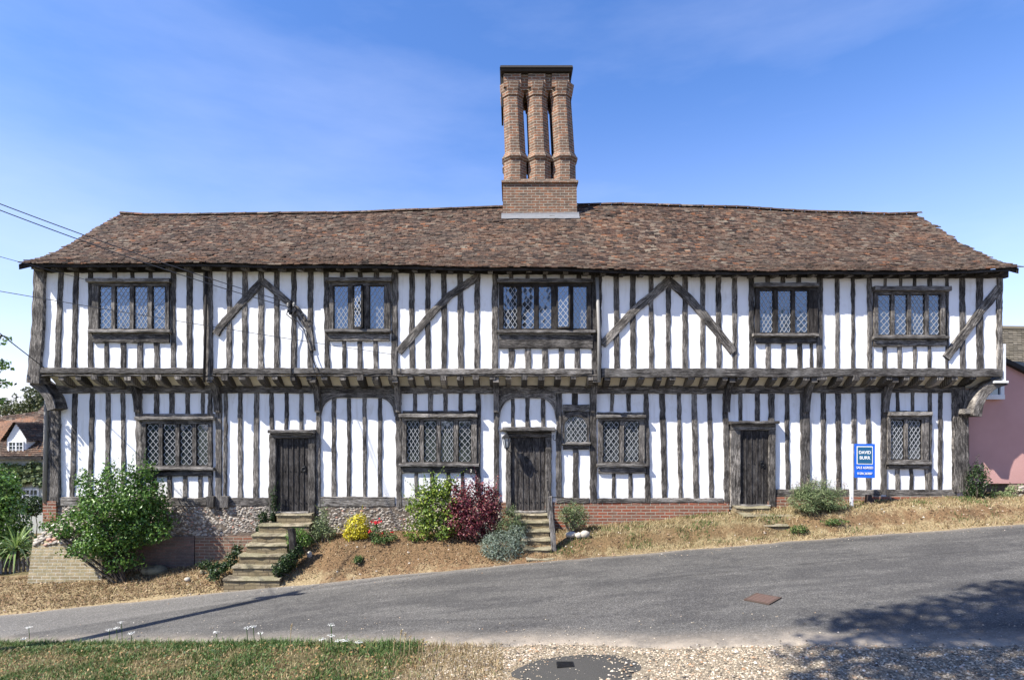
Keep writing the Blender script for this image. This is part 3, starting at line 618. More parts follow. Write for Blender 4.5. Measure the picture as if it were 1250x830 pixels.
# ---- doors
def door(x0, x1, y0, y1, jl, jr, lint, hood, planks, hand=None, hooddepth=.2, shade=0, plate=None):
    d = DL; Z0, Z1 = WZ(y1, d), WZ(y0, d); X0, X1 = WX(x0, d), WX(x1, d); D = MB(); 
    back = d-.005; D.poly([(X0, back, Z0), (X1, back, Z0), (X1, back, Z1), (X0, back, Z1)], [(0, 0), (1, 0), (1, 2), (0, 2)])
    e = [lerp(X0, X1, i/planks) for i in range(planks+1)]
    for k in range(planks):
        a, b = e[k]+.006, e[k+1]-.006; D.beam([((a+b)/2, Z0+.01), ((a+b)/2, Z1-.01)], (b-a), d-.028-R.uniform(0, .004), d-.003, .002, ch=.006)
    for k in range(1, planks): D.box(e[k]-.014, e[k]+.014, d-.045, d-.02, Z0+.01, Z1-.01, j=.002)
    leafo = obj('door', D, M['door'], lower)
    st = MB()
    for z in (lerp(Z0, Z1, .12), lerp(Z0, Z1, .55), lerp(Z0, Z1, .9)):
        for k in range(planks):
            for q in (.5,): 
                x = lerp(e[k], e[k+1], q); st.box(x-.009, x+.009, d-.046, d-.03, z-.009, z+.009)
    obj('studs', st, M['iron'], leafo)
    if hand:
        hd = MB(); hx, hz = WX(hand[0], d), WZ(hand[1], d); hd.box(hx-.03, hx+.03, d-.05, d-.035, hz-.08, hz+.08)
        hd.tube([(hx+.045*math.sin(t), d-.065, hz-.0+.045*math.cos(t)) for t in [i*math.pi/6 for i in range(13)]], .009, 6); obj('ring_handle', hd, M['iron'], leafo)
    for (a, b) in (jl, jr):
        j_ = MB(); j_.beam([(WX((a+b)/2, d), WZ(y1+2, d)), (WX((a+b)/2, d), WZ(lint[1], d))], WX(b, d)-WX(a, d), d-.085, d+.02, .005); obj('jamb', j_, M['oak'], leafo)
    l_ = MB(); l_.beam([(WX(jl[0], d), WZ((lint[0]+lint[1])/2, d)), (WX(jr[1], d), WZ((lint[0]+lint[1])/2, d))], WZ(lint[0], d)-WZ(lint[1], d), d-.09, d+.02, .005); obj('lintel', l_, M['oak'], leafo)
    h_ = MB(); h_.beam([(WX(hood[0], d), WZ((hood[2]+hood[3])/2, d)), (WX(hood[1], d), WZ((hood[2]+hood[3])/2, d))], WZ(hood[2], d)-WZ(hood[3], d), d-hooddepth, d+.01, .006)
    h_.beam([(WX(hood[0]+4, d), WZ(hood[3]+1.2, d)), (WX(hood[1]-4, d), WZ(hood[3]+1.2, d))], .045, d-hooddepth*.62, d+.01, .004)
    obj('hood', h_, M['oakpale'], leafo)
    t_ = MB(); t_.beam([(WX(x0-1, d), WZ(y1+1.2, d)), (WX(x1+1, d), WZ(y1+1.2, d))], .06, d-.12, d+.0, .005); obj('threshold', t_, M['oakpale'], leafo)
door(338.5, 377.5, 534.5, 624, (331, 338.5), (377.5, 386), (528.5, 534.5), (331, 386, 524.5, 528.5), 6, (372, 572))
door(624, 665.5, 533.5, 623, (617.5, 624), (665.5, 673), (526, 533.5), (613.5, 676.5, 521, 526), 6, (643, 560), .26)
door(902.5, 937, 525, 615.5, (890, 902.5), (937, 945), (517.5, 525), (889, 947, 514, 517.5), 5, (929, 566))
for a_, b_ in ((610, 619), (671, 678)): rail(lower, 'rail', DL, a_, b_, 523.5, 526.5, 'oakpale', .03)

# ---- the jetty: joists, coved soffit and brackets
J = MB()
m_ = MB(); n = 90
for i in range(n+1):
    X = lerp(XL_U+.15, XR_U-.05, i/n)
    for t in range(6):
        tt = t/5; m_.v.append((X, lerp(DU+.015, DL-.01, tt), lerp(WZ(456.5, DU), WZ(472, DL), tt**1.6)+.006*n1(X*3, tt)))
for i in range(n):
    for t in range(5): p = i*6+t; m_.face([p+6, p+7, p+1, p])
m_.box(XL_U+.1, XR_U-.02, DL-.01, DL+.4, WZ(474, DL), WZ(457, DU))
obj('jetty_soffit', m_, M['soffit'], HOUSE, True)
jx = [75+i*20.2 for i in range(56)]
for x in jx:
    if x > 1212: break
    m_ = MB(); X = WX(x+R.uniform(-2, 2), DU); wv = R.uniform(.12, .155); ov = R.uniform(-.01, .03)
    n = 7; P0 = []
    z_t, hgt = WZ(457.5, DU), R.uniform(.15, .19)
    for i in range(n+1):
        t = i/n; y = lerp(DU-.035-ov, DL, t); zz = z_t-.02*t; hh = hgt*(.62+.38*min(1, t*3)) 
        for (a, c) in ((-1, 0), (-1, -1), (-.75, -1.12), (.75, -1.12), (1, -1), (1, 0)): m_.v.append((X+a*wv/2+(t*.02*n1(x, 2)), y, zz+c*hh-(.07*t if c else 0)))
    for i in range(n):
        for c in range(6):
            c2 = (c+1) % 6; p = i*6; m_.face([p+c, p+6+c, p+6+c2, p+c2], [(c*.06, t_) for t_ in (0, .1, .1, 0)])
    m_.face([0, 1, 2, 3, 4, 5], [(0, 0), (0, .1), (.02, .12), (.1, .12), (.12, .1), (.12, 0)])
    obj('joist', m_, M['oak'], HOUSE)
def knee(x, w=.13, yb=503, mat='oak'):
    m_ = MB(); d = DL; X = WX(x, d); n = 8; pts = []
    for i in range(n+1):
        t = i/n; y = lerp(d-.05, DU-.01, 1-math.cos(t*math.pi/2)); z = lerp(WZ(yb, d), WZ(463, DU), math.sin(t*math.pi/2)); pts.append((y, z))
    for i, (y, z) in enumerate(pts):
        dx, dz = (pts[min(i+1, n)][0]-pts[max(i-1, 0)][0], pts[min(i+1, n)][1]-pts[max(i-1, 0)][1]); l = math.hypot(dx, dz); ny, nz = -dz/l, dx/l; h = lerp(.05, .07, i/n)
        for a, c in ((-1, 1), (-1, -1), (1, -1), (1, 1)): m_.v.append((X+a*w/2, y-c*ny*h*-1, z+c*nz*h))
    for i in range(n):
        for c in range(4): c2 = (c+1) % 4; m_.face([i*4+c, i*4+c2, i*4+4+c2, i*4+4+c], [(c*.1, i*.1), (c*.1+.1, i*.1), (c*.1+.1, i*.1+.1), (c*.1, i*.1+.1)])
    m_.face([3, 2, 1, 0]); m_.face([n*4+c for c in range(4)]); obj('bracket', m_, M[mat], HOUSE)
for x in (170, 267, 389, 486.5, 606, 724, 886, 983, 1079): knee(x)
m_ = MB(); d = 13.3
m_.beam([(WX(1186, d), WZ(508, d)), (WX(1188, d), WZ(494, d)), (WX(1194, d), WZ(481, d)), (WX(1204, d), WZ(471, d)), (WX(1220, d), WZ(464.5, d))], (.2, .22), DU+.02, DL+.05, .006)
m_.box(WX(1174, d), WX(1194, d), DU+.1, DL+.02, WZ(505, d), WZ(499, d)); obj('corner_bracket', m_, M['oak'], HOUSE)
m_ = MB(); m_.beam([(WX(70, d), WZ(500, d)), (WX(66, d), WZ(486, d)), (WX(57, d), WZ(474, d)), (WX(46, d), WZ(466, d))], (.2, .2), DU+.03, DL+.05, .006); obj('corner_bracket', m_, M['oak'], HOUSE)
m_ = MB(); m_.box(WX(1223, DU), WX(1226.5, DU), DU-.03, DU+.06, WZ(466, DU), WZ(420, DU)); m_.box(WX(1212, DU), WX(1229, DU), DU-.05, DU+.1, WZ(467.5, DU), WZ(464.8, DU)); obj('downpipe', m_, M['whitep'], HOUSE)
m_ = MB(); m_.tube([(WX(730.5, DU), DU-.1, WZ(467, DU)), (WX(730.5, DU), DU-.1, WZ(405, DU)), (WX(728, DU), DU-.08, WZ(340, DU))], .04, 8); obj('drainpipe', m_, M['pipe'], HOUSE, True)
m_ = MB(); m_.tube([(WX(252, DU), DU-.1, WZ(467, DU)), (WX(253.5, DU), DU-.1, WZ(405, DU)), (WX(254, DU), DU-.08, WZ(332, DU))], .03, 8); obj('drainpipe', m_, M['oakdark'], HOUSE, True)

# ---- plinth: flints, brick, rendered patches
PD = 13.47
def topline(px): return interp([(60, 616), (330, 616.5), (392, 617.5), (610, 617.5), (612, 613), (890, 612), (937, 612), (938, 606), (1180, 605)], px)
def plinth(name, x0, x1, mat, dy=0, bot=None, topy=None, par=lower):
    m_ = MB(); n = max(2, int((x1-x0)/6))
    for i in range(n+1):
        x = lerp(x0, x1, i/n); X = WX(x, PD)
        for z in ((topy and WZ(topy, PD)) or WZ(topline(x), PD), (bot and WZ(bot, PD)) or wall_z(X)-.3): m_.v.append((X, PD-dy+.01*n1(X*2, z*2), z)); 
    for i in range(n):
        p = i*2; V = m_.v; m_.face([p+1, p+3, p+2, p], [(V[k][0], V[k][2]) for k in (p+1, p+3, p+2, p)])
    for a_ in (0, 2*n): 
        q = [m_.v[a_], m_.v[a_+1]]; m_.poly([q[0], q[1], (q[1][0], PD+.5, q[1][2]), (q[0][0], PD+.5, q[0][2])], [(0, q[0][2]), (0, q[1][2]), (.5, q[1][2]), (.5, q[0][2])])
    q = [m_.v[0], m_.v[2*n]]; m_.poly([q[0], q[1], (q[1][0], PD+.3, q[1][2]), (q[0][0], PD+.3, q[0][2])])
    return obj(name, m_, M[mat], par)
def stones(par, x0, x1, ytop, ybot, n, smin=.03, smax=.06, dy=.0, mat='flint'):
    m_ = MB(); 
    for _ in range(n):
        x = R.uniform(x0, x1); y = R.uniform(ytop(x), ybot(x)); X, Z = WX(x, PD), WZ(y, PD); s_ = R.uniform(smin, smax); b = len(m_.v); ph = R.random()*6.28; k_ = R.randint(5, 7)
        ax = s_*R.uniform(.8, 1.35); az = s_*R.uniform(.5, .85)
        for ring, (rr, out) in enumerate(((1, 0), (.8, .6), (.35, 1.))):
            for q in range(k_):
                t = ph+2*math.pi*q/k_; m_.v.append((X+math.cos(t)*ax*rr*R.uniform(.9, 1.1), PD-dy+.012-out*s_*.5, Z+math.sin(t)*az*rr*R.uniform(.9, 1.1)))
        for ring in range(2):
            for q in range(k_): q2 = (q+1) % k_; m_.face([b+ring*k_+q, b+ring*k_+q2, b+(ring+1)*k_+q2, b+(ring+1)*k_+q])
        m_.face([b+2*k_+q for q in range(k_)])
    o_ = obj('flints', m_, M[mat], par, True); o_['kind'] = 'stuff'; return o_
pa = plinth('plinth', 62, 332, 'mortar'); stones(pa, 66, 330, lambda x: topline(x)+1.5, lambda x: interp([(66, 664), (230, 660), (265, 656), (330, 645)], x), 2300, .024, .05)
pb = plinth('plinth', 384, 612, 'mortar'); stones(pb, 386, 612, lambda x: topline(x)+1.5, lambda x: 656, 1500, .024, .05)
plinth('brick_course', 239, 332, 'oldbrick', .03, 700, 654); plinth('brick_course', 128, 238, 'mauvebrick', .04, 705, 654)
plinth('plinth', 612, 690, 'redbrick'); plinth('plinth', 690, 890, 'redbrick'); plinth('plinth', 937, 1186, 'redbrick', .03)
m_ = MB(); X0, X1 = WX(40, 13.2), WX(132, 13.2)
m_.prism([(X0, 12.98), (X1, 12.98), (X1, 13.6), (X0, 13.6)], wall_z(X0)-.5, [(X0+.08, 13.1), (X1-.05, 13.1), (X1-.05, 13.6), (X0+.08, 13.6)], WZ(662, 13.2))
m_.prism([(X0+.08, 13.1), (X1-.05, 13.1), (X1-.05, 13.6), (X0+.08, 13.6)], WZ(662, 13.2)-.0, [(X0+.5, 13.38), (X1-.9, 13.38), (X1-.9, 13.6), (X0+.5, 13.6)], WZ(632, 13.2)); BT = obj('buttress', m_, M['palebrick'], lower)
m_ = MB()
for _ in range(420):
    x = R.uniform(X0+.1, X1-.25); z = R.uniform(WZ(664, 13.2), WZ(626, 13.2)); t = (z-WZ(662, 13.2))/(WZ(632, 13.2)-WZ(662, 13.2)); y = lerp(13.1, 13.38, max(0, t)); s_ = R.uniform(.03, .075); b = len(m_.v)
    if x < X0+.08+.42*max(0, t) or x > X1-.05-.85*max(0, t): continue
    for i in range(4):
        th = math.pi*i/3
        for j in range(6): p = 1.047*j+i*.3; m_.v.append((x+s_*1.2*math.sin(th)*math.cos(p), y+s_*.6*math.cos(th), z+s_*.8*math.sin(th)*math.sin(p)))
    for i in range(3):
        for j in range(6): m_.face([b+i*6+j, b+i*6+(j+1) % 6, b+i*6+6+(j+1) % 6, b+i*6+6+j])
o_ = obj('flints', m_, M['flint'], lower, True); o_['kind'] = 'stuff'
m_ = MB(); m_.prism([(WX(56, DL), DL-.09), (WX(72, DL), DL-.09), (WX(72, DL), DL+.3), (WX(56, DL), DL+.3)], WZ(640, DL), [(WX(56, DL), DL-.09), (WX(72, DL), DL-.09), (WX(72, DL), DL+.3), (WX(56, DL), DL+.3)], WZ(611, DL)); obj('brick_pier', m_, M['redbrick'], lower)
for a_, b_ in ((255, 264), (272, 281)):
    m_ = MB(); m_.box(WX(a_, DL), WX(b_, DL), DL-.13, DL, WZ(618, DL), WZ(605, DL), j=.008); obj('pad_stone', m_, M['oakpale'], lower)

# ---- roof
PROF = [(12.7, 3.60), (13.3, 3.88), (13.7, 4.13), (14.3, 4.57), (14.9, 5.05), (15.6, 5.62), (16.1, 5.98)]
XRL, XRR = -10.95, 11.25
def pxe(X): return CX+X*F/12.7
EAVE = [(22, 322), (120, 322), (200, 321.5), (400, 323), (600, 326), (740, 329), (900, 331.5), (1050, 331), (1180, 330), (1245, 327)]
RIDGE = [(145, 261), (180, 263.5), (330, 263), (470, 259.5), (615, 254), (760, 251), (900, 255), (1010, 261), (1080, 263), (1125, 261)]
def ze(X): return (HY-interp(EAVE, CX+X*F/12.7))*12.7/F
def zr_(X): return (HY-interp(RIDGE, CX+X*F/16.1))*16.1/F
SL = [0]
for (a, b), (c, d_) in zip(PROF, PROF[1:]): SL.append(SL[-1]+math.hypot(c-a, d_-b))
def roof_pt(X, s, lift=0.):
    s = max(0, min(SL[-1], s)); k = 0
    while k < len(SL)-2 and s > SL[k+1]: k += 1
    t = (s-SL[k])/(SL[k+1]-SL[k]); y = lerp(PROF[k][0], PROF[k+1][0], t); z = lerp(PROF[k][1], PROF[k+1][1], t)
    u = (z-3.60)/(5.98-3.60); e0, r0 = ze(X), zr_(X); zz = lerp(e0, r0, u)+.03*n1(X*.5, s*.6)
    dy, dz = PROF[k+1][0]-PROF[k][0], PROF[k+1][1]-PROF[k][1]; l = math.hypot(dy, dz)
    return Vector((X, y-dz/l*lift, CH+zz+dy/l*lift))
m_ = MB(); g = .080; i = 0; s = 0.
while s < SL[-1]-.02:
    X = XRL+(0 if i % 2 else -.0)-R.uniform(0, .08)*(i % 2)+.02
    tw0 = .14
    while X < XRR-.03:
        tw = tw0+R.uniform(-.006, .004); xo = X+(.08 if i % 2 and X < XRL+.01 else 0)
        dl = R.gauss(0, .007); up = .026+abs(R.gauss(0, .011)); s0 = s+dl; s1 = s+.17
        a = roof_pt(X, s0+R.gauss(0, .002), up+R.gauss(0, .003)); b = roof_pt(X+tw-.004, s0, up+R.gauss(0, .003)); c = roof_pt(X+tw-.004, s1, .008); d = roof_pt(X, s1, .008)
        if s0 < 0: 
            sh = Vector((0, s0*.9, s0*.4)); a += sh; b += sh
        th = Vector((0, -.002, -.024)); q = len(m_.v); m_.v += [tuple(v) for v in (a, b, c, d, a+th, b+th)]
        m_.face([q, q+1, q+2, q+3]); m_.face([q+4, q+5, q+1, q]); m_.face([q+4, q, q+3]); m_.face([q+1, q+5, q+2])
        X += tw
    s += g; i += 1
# back slope and underlay
q0 = len(m_.v); nX = 60
for i in range(nX+1):
    X = lerp(XRL+.02, XRR-.02, i/nX); rp_ = roof_pt(X, SL[-1], .01)
    for t in range(7):
        sv = SL[-1]*t/6; p = roof_pt(X, sv, 0); m_.v.append((p.x, p.y, p.z-.004)); m_.v.append((p.x, 32.2-p.y, p.z+.02))
for i in range(nX):
    for t in range(6):
        p = q0+i*14+t*2; m_.face([p, p+14, p+16, p+2]); p += 1; m_.face([p+2, p+16, p+14, p])
ROOF = obj('roof', m_, M['tiles'], HOUSE)
m_ = MB(); X = XRL
while X < XRR-.1:
    z0 = roof_pt(X, SL[-1]).z+.02; z1 = roof_pt(min(XRR, X+.32), SL[-1]).z+.02+R.uniform(0, .01); b = len(m_.v)
    for k in range(7):
        t = math.pi*k/6
        for xx, zz in ((X, z0), (X+.315, z1)): m_.v.append((xx, 16.1-math.cos(t)*.12, zz+math.sin(t)*.075-.03))
    for k in range(6): m_.face([b+2*k, b+2*k+1, b+2*k+3, b+2*k+2][::-1])
    m_.face([b+2*k for k in range(7)]); X += .32
obj('ridge_tiles', m_, M['tiles'], ROOF)
# verge undercloak boards at both ends, fascia, rafter feet, gables
for X, nm in ((XRL+.03, 'verge_board'), (XRR-.06, 'verge_board')):
    m_ = MB()
    pts = [roof_pt(X, SL[-1]*k/10) for k in range(11)]; pts += [Vector((X, 32.2-p.y, p.z)) for p in pts[-2::-1]]
    for p in pts:
        for a, c in ((0, -.015), (.03, -.015), (.03, -.13), (0, -.13)): m_.v.append((X+a, p.y, p.z+c))
    for i in range(len(pts)-1):
        for c in range(4): c2 = (c+1) % 4; m_.face([i*4+c, i*4+c2, i*4+4+c2, i*4+4+c])
    obj(nm, m_, M['oakdark'], ROOF)
m_ = MB()
n = 80
for i in range(n):
    Xa, Xb = lerp(XRL, XRR, i/n), lerp(XRL, XRR, (i+1)/n); za, zb = roof_pt(Xa, .03).z-.02, roof_pt(Xb, .03).z-.02; b = len(m_.v)
    for X, z in ((Xa, za), (Xb, zb)): m_.v += [(X, 12.73, z), (X, 12.73, z-.055), (X, 12.765, z-.055), (X, 12.765, z)]
    for c in range(4): c2 = (c+1) % 4; m_.face([b+c, b+c2, b+4+c2, b+4+c], [(0, i*.3), (.1, i*.3), (.1, i*.3+.3), (0, i*.3+.3)])
obj('eaves_board', m_, M['oakdark'], ROOF)
for i in range(52):
    X = XRL+.25+i*.425+R.uniform(-.04, .04)
    if X > XRR-.1: break
    m_ = MB(); z = roof_pt(X, .3).z; m_.beam([(X, z-.19), (X, z-.06)], .11, 12.80, 13.2, .004); 
    z2 = roof_pt(X, .05).z-.03; m_.v = [(x, y, zz-(.10*(13.2-y)/.4 if zz > z-.12 else .03*(13.2-y)/.4)) for x, y, zz in m_.v]; obj('rafter_foot', m_, M['oak'], ROOF)
for X, Yb in ((XL_U, BACK), (XR_U, BACK)):
    m_ = MB(); zb = WZ(322, DU); b0 = [(X, DU, zb), (X, BACK, zb)]
    pts = [(X, 13.1, roof_pt(X, .45).z-.05), (X, 14.3, roof_pt(X, SL[3]).z-.05), (X, 16.1, roof_pt(X, SL[-1]).z-.05), (X, 17.9, roof_pt(X, SL[3]).z-.05), (X, BACK, roof_pt(X, .1).z-.1)]
    m_.poly([b0[0]]+pts+[b0[1]]); obj('gable', m_, M['plaster'], HOUSE)

# ---- chimney
def roof_at(X, Y):
    a, b = 0, SL[-1]
    for _ in range(30):
        m = (a+b)/2
        if roof_pt(X, m).y < Y: a = m
        else: b = m
    return roof_pt(X, a).z
CHM = MB(); yc = 16.0; X0, X1 = WX(613.5, 15.5), WX(704.5, 15.5)
def rect(x0, x1, y0, y1): return [(x0, y0), (x1, y0), (x1, y1), (x0, y1)]
zb, zt = WZ(285, 15.5), WZ(223.5, 15.5)
CHM.prism(rect(X0, X1, 15.5, 16.75), zb, rect(X0+.01, X1-.01, 15.51, 16.74), zt)
CHM.prism(rect(X0-.03, X1+.03, 15.46, 16.79), zt, rect(X0-.03, X1+.03, 15.46, 16.79), zt+.06)
CHM.prism(rect(X0+.02, X1-.02, 15.52, 16.73), zt+.06, rect(X0+.04, X1-.04, 15.54, 16.71), zt+.13)
chim = obj('chimney', CHM, M['chim'], ROOF)
def octo(cx, cy, r, k=1.): return [(cx+r*math.cos(math.pi/8+i*math.pi/4), cy+r*k*math.sin(math.pi/8+i*math.pi/4)) for i in range(8)]
d = 15.8
for (bx, tx, rb, rt) in ((629., 626., .342, .305), (658.5, 655.5, .342, .305), (688.5, 684.5, .342, .305)):
    for cy in (15.84, 16.4):
        S = MB(); b_ = WX(bx, d); t_ = WX(tx, d); zz = [zt+.1, WZ(200, d), WZ(195.5, d), WZ(191, d), WZ(122, d), WZ(117, d), WZ(112, d), WZ(107, d)]
        S.prism(octo(b_, cy, rb), zz[0], octo(b_, cy, rb-.01), zz[1]); S.prism(octo(b_, cy, rb), zz[1], octo(b_, cy, rb+.05), zz[2]-.03)
        S.prism(octo(b_, cy, rb+.05), zz[2]-.03, octo(b_, cy, rb+.045), zz[2]+.02); S.prism(octo(b_, cy, rb+.03), zz[2]+.02, octo(b_, cy, rt), zz[3]+.05)
        S.prism(octo(b_, cy, rt), zz[3]+.05, octo(t_, cy, rt-.01), zz[4]); S.prism(octo(t_, cy, rt+.015), zz[4], octo(t_, cy, rt+.03), zz[5]); S.prism(octo(t_, cy, rt+.035), zz[5], octo(t_, cy, rt+.06), zz[6]); S.prism(octo(t_, cy, rt+.06), zz[6], octo(t_, cy, rt+.08), zz[7])
        obj('shaft', S, M['chim'], chim)
S = MB(); d = 15.6; xa, xb = WX(612.5, d), WX(696.5, d)
for cx in (625.5, 655, 684): S.prism(rect(WX(cx-10.5, d), WX(cx+10.5, d), 15.53, 15.9), WZ(108, d), rect(WX(cx-10.5, d), WX(cx+10.5, d), 15.53, 15.9), WZ(92, d))
S.prism(rect(xa+.06, xb-.06, 15.62, 16.66), WZ(109.5, d), rect(xa+.04, xb-.04, 15.58, 16.68), WZ(92, d))
obj('cap_block', S, M['chim'], chim)
S = MB(); S.prism(rect(xa-.02, xb+.02, 15.46, 16.76), WZ(91, d), rect(xa-.05, xb+.05, 15.42, 16.8), WZ(89, d)); S.prism(rect(xa-.05, xb+.05, 15.42, 16.8), WZ(87.5, d), rect(xa-.03, xb+.03, 15.44, 16.78), WZ(84.5, d)); S.prism(rect(xa, xb, 15.5, 16.7), WZ(89, d), rect(xa, xb, 15.5, 16.7), WZ(87.5, d))
for X in (xa-.02, xb-.03): S.box(X, X+.05, 15.7, 16.7, WZ(128, d), WZ(90, d))
obj('cap', S, flat('sooty_slab', (.05, .045, .042), .9, .2, 0, .4), chim)
S = MB(); S.tube([(WX(654, d), 16.1, WZ(86, d)), (WX(654, d), 16.1, WZ(80.5, d)), (WX(654, d), 16.1, WZ(80, d))], [.14, .12, .03], 10); obj('cowl', S, M['iron'], chim)
S = MB(); n = 20
for i in range(n+1):
    X = lerp(X0-.03, X1+.05, i/n)
    zz = roof_at(X, 15.48)+.06
    S.v += [(X, 15.488, zz+.07+.01*n1(X*5)), (X, 15.47, zz+.01), (X, 15.31, roof_at(X, 15.31)+.065+.012*n1(X*4, 3))]
for i in range(n):
    for c in range(2): p = i*3+c; S.face([p+1, p+4, p+3, p])
obj('flashing', S, M['flash'], chim)

# ---------------------------------------------------------------- steps
def steps(name, label, specs, grp=None):
    """specs: list of (x0, x1, ytop, d_front, d_back, height)"""
    root = None; T = thing(name, (WX(specs[-1][0], specs[-1][3]), specs[-1][3], WZ(specs[-1][2], specs[-1][3])-.2), label, 'steps')
    for (x0, x1, yt, df, db, h) in specs:
        zt_ = WZ(yt, df); m_ = MB(); n = 7
        for i in range(n+1):
            X = lerp(WX(x0, df), WX(x1, df), i/n); j = .012*n1(X*6, yt)-.02*math.exp(-((i/n-.5)/.3)**2); jy = .03*n1(X*5, yt, 4)
            m_.v += [(X, df-.03+jy, zt_-.036+.01*n1(X*9, yt, 7)), (X, df-.02+jy, zt_-.010+j), (X, df-.01+jy, zt_+j), (X, db, zt_+.01+j)]
        for i in range(n):
            for c in range(3): p = i*4+c; m_.face([p, p+4, p+5, p+1])
        m_.face([0, 1, 2, 3]); m_.face([n*4+c for c in (3, 2, 1, 0)]); obj('tread', m_, M['stone'], T)
        m_ = MB(); m_.prism([(WX(x0, df)+.015, df), (WX(x1, df)-.015, df), (WX(x1, df)-.015, db+.02), (WX(x0, df)+.015, db+.02)], zt_-h-.3, [(WX(x0, df)+.015, df), (WX(x1, df)-.015, df), (WX(x1, df)-.015, db+.02), (WX(x0, df)+.015, db+.02)], zt_-.03); obj('riser', m_, M['riser'], T)
    return T
steps('stone_steps', 'seven worn stone and brick steps climbing from the road to the leftmost plank door', [
    (337, 381, 627, 13.25, 13.5, .2), (315, 378, 640, 13.0, 13.3, .2), (307, 352, 652, 12.78, 13.05, .2), (300, 351, 664, 12.58, 12.85, .2), (291, 349, 677, 12.4, 12.65, .2), (283, 346, 691, 12.2, 12.45, .2), (272, 342, 706, 11.98, 12.25, .2)])
steps('stone_steps', 'short flight of stone steps between silvery shrub and handrail at the middle door', [
    (626, 672, 627, 13.25, 13.5, .2), (632, 671, 636, 13.0, 13.3, .2), (634, 671, 647, 12.75, 13.05, .2), (636, 672, 658, 12.5, 12.8, .2), (638, 673, 669, 12.25, 12.55, .2), (642, 676, 681, 12.05, 12.3, .2)])
steps('stone_slabs', 'two low stone slabs laid in dry grass before the rightmost plank door', [(898, 940, 618.5, 13.2, 13.5, .1), (907, 967, 628, 12.8, 13.15, .12), (922, 962, 640, 12.5, 12.8, .12)])

# ---------------------------------------------------------------- small objects
P_ = lambda x, y, d: (WX(x, d), d, WZ(y, d))
# handrail of the middle steps
T = thing('handrail', P_(674, 678, 12.35), 'leaning grey wooden handrail post beside the middle door steps', 'handrail')
m_ = MB(); m_.beam([(WX(677, 12.35), WZ(680, 12.35)), (WX(671, 12.35), WZ(606, 12.35))], (.12, .10), 12.3, 12.4, .004); obj('post', m_, M['oakpale'], T)
m_ = MB(); m_.beam([(WX(670, 13.1), WZ(632, 13.1)), (WX(668, 13.1), WZ(586, 13.1))], (.06, .05), 13.07, 13.13, .003); obj('post', m_, M['oakpale'], T)
m_ = MB(); m_.tube([P_(669, 606, 12.34), P_(669.5, 600, 13.1)], .02, 6); m_.tube([P_(670, 607, 12.34), P_(688, 607, 13.3)], .012, 6); obj('rail', m_, M['oak'], T)
m_ = MB(); m_.beam([(WX(359, 12.3), WZ(686, 12.3)), (WX(356, 12.3), WZ(647, 12.3)), (WX(355.5, 12.3), WZ(645, 12.3))], (.13, .12), 12.24, 12.36, .008); tag(obj('post_stub', m_, M['oakdark']), 'short black rotting wooden post beside the left stone steps', 'post')
# lantern
T = thing('wall_lantern', P_(618.5, 546, 13.2), 'black hexagonal lantern with clear panes hung left of the middle door', 'lantern')
lx, ly = WX(618.5, 13.2), 13.2; z0, z1 = WZ(546, 13.2), WZ(534.5, 13.2)
def hexa(r): return [(lx+r*math.cos(i*math.pi/3), ly+r*math.sin(i*math.pi/3)) for i in range(6)]
m_ = MB(); m_.prism(hexa(.045), z0, hexa(.095), z1); obj('glass', m_, M['lamp'], T)
m_ = MB()
for (a, b), (c, d_) in zip(hexa(.05), hexa(.10)): m_.tube([(a, b, z0), (c, d_, z1)], .008, 4)
m_.prism(hexa(.12), z1, hexa(.10), z1+.02); m_.prism(hexa(.11), z1+.02, hexa(.035), z1+.09); m_.prism(hexa(.025), z1+.09, hexa(.008), z1+.14); m_.prism(hexa(.055), z0-.02, hexa(.055), z0+.005); m_.prism(hexa(.02), z0-.06, hexa(.03), z0-.02)
obj('frame', m_, M['iron'], T)
m_ = MB(); m_.tube([(lx, ly, z0-.03), (lx+.06, ly+.08, z0-.10), (lx+.10, ly+.2, z0-.12), (lx+.10, ly+.25, z0-.02)], .01, 6); obj('bracket', m_, M['iron'], T)
m_ = MB(); m_.tube([(WX(677+2*math.cos(t), 13.4), 13.38-.05*math.sin(t), WZ(534+3.4*math.sin(t), 13.4)) for t in [i*math.pi/6 for i in range(9)]], .008, 5); tag(obj('iron_hook', m_, M['iron']), 'small curved black iron hook on the plaster right of the middle door', 'hook')
def text(body, size, loc, mat, parent, rz=0, sx=1.):
    cu = bpy.data.curves.new('lettering', 'FONT'); cu.body = body; cu.size = size; cu.align_x = 'CENTER'; cu.align_y = 'CENTER'; cu.extrude = .002; cu.offset = size*.012
    o = bpy.data.objects.new('tmp', cu); COL.objects.link(o); dg = bpy.context.evaluated_depsgraph_get(); me = bpy.data.meshes.new_from_object(o.evaluated_get(dg)); bpy.data.objects.remove(o)
    Mx = Matrix.Translation(loc) @ Matrix.Rotation(rz, 4, 'Z') @ Matrix.Rotation(math.pi/2, 4, 'X') @ Matrix.Diagonal((sx, 1, 1, 1)); me.transform(Mx)
    me.materials.clear(); me.materials.append(mat); t_ = bpy.data.objects.new('lettering', me); COL.objects.link(t_); t_.parent = parent
    if '_r' in parent.keys(): t_.matrix_parent_inverse = Matrix.Translation(-parent.location)
    return t_
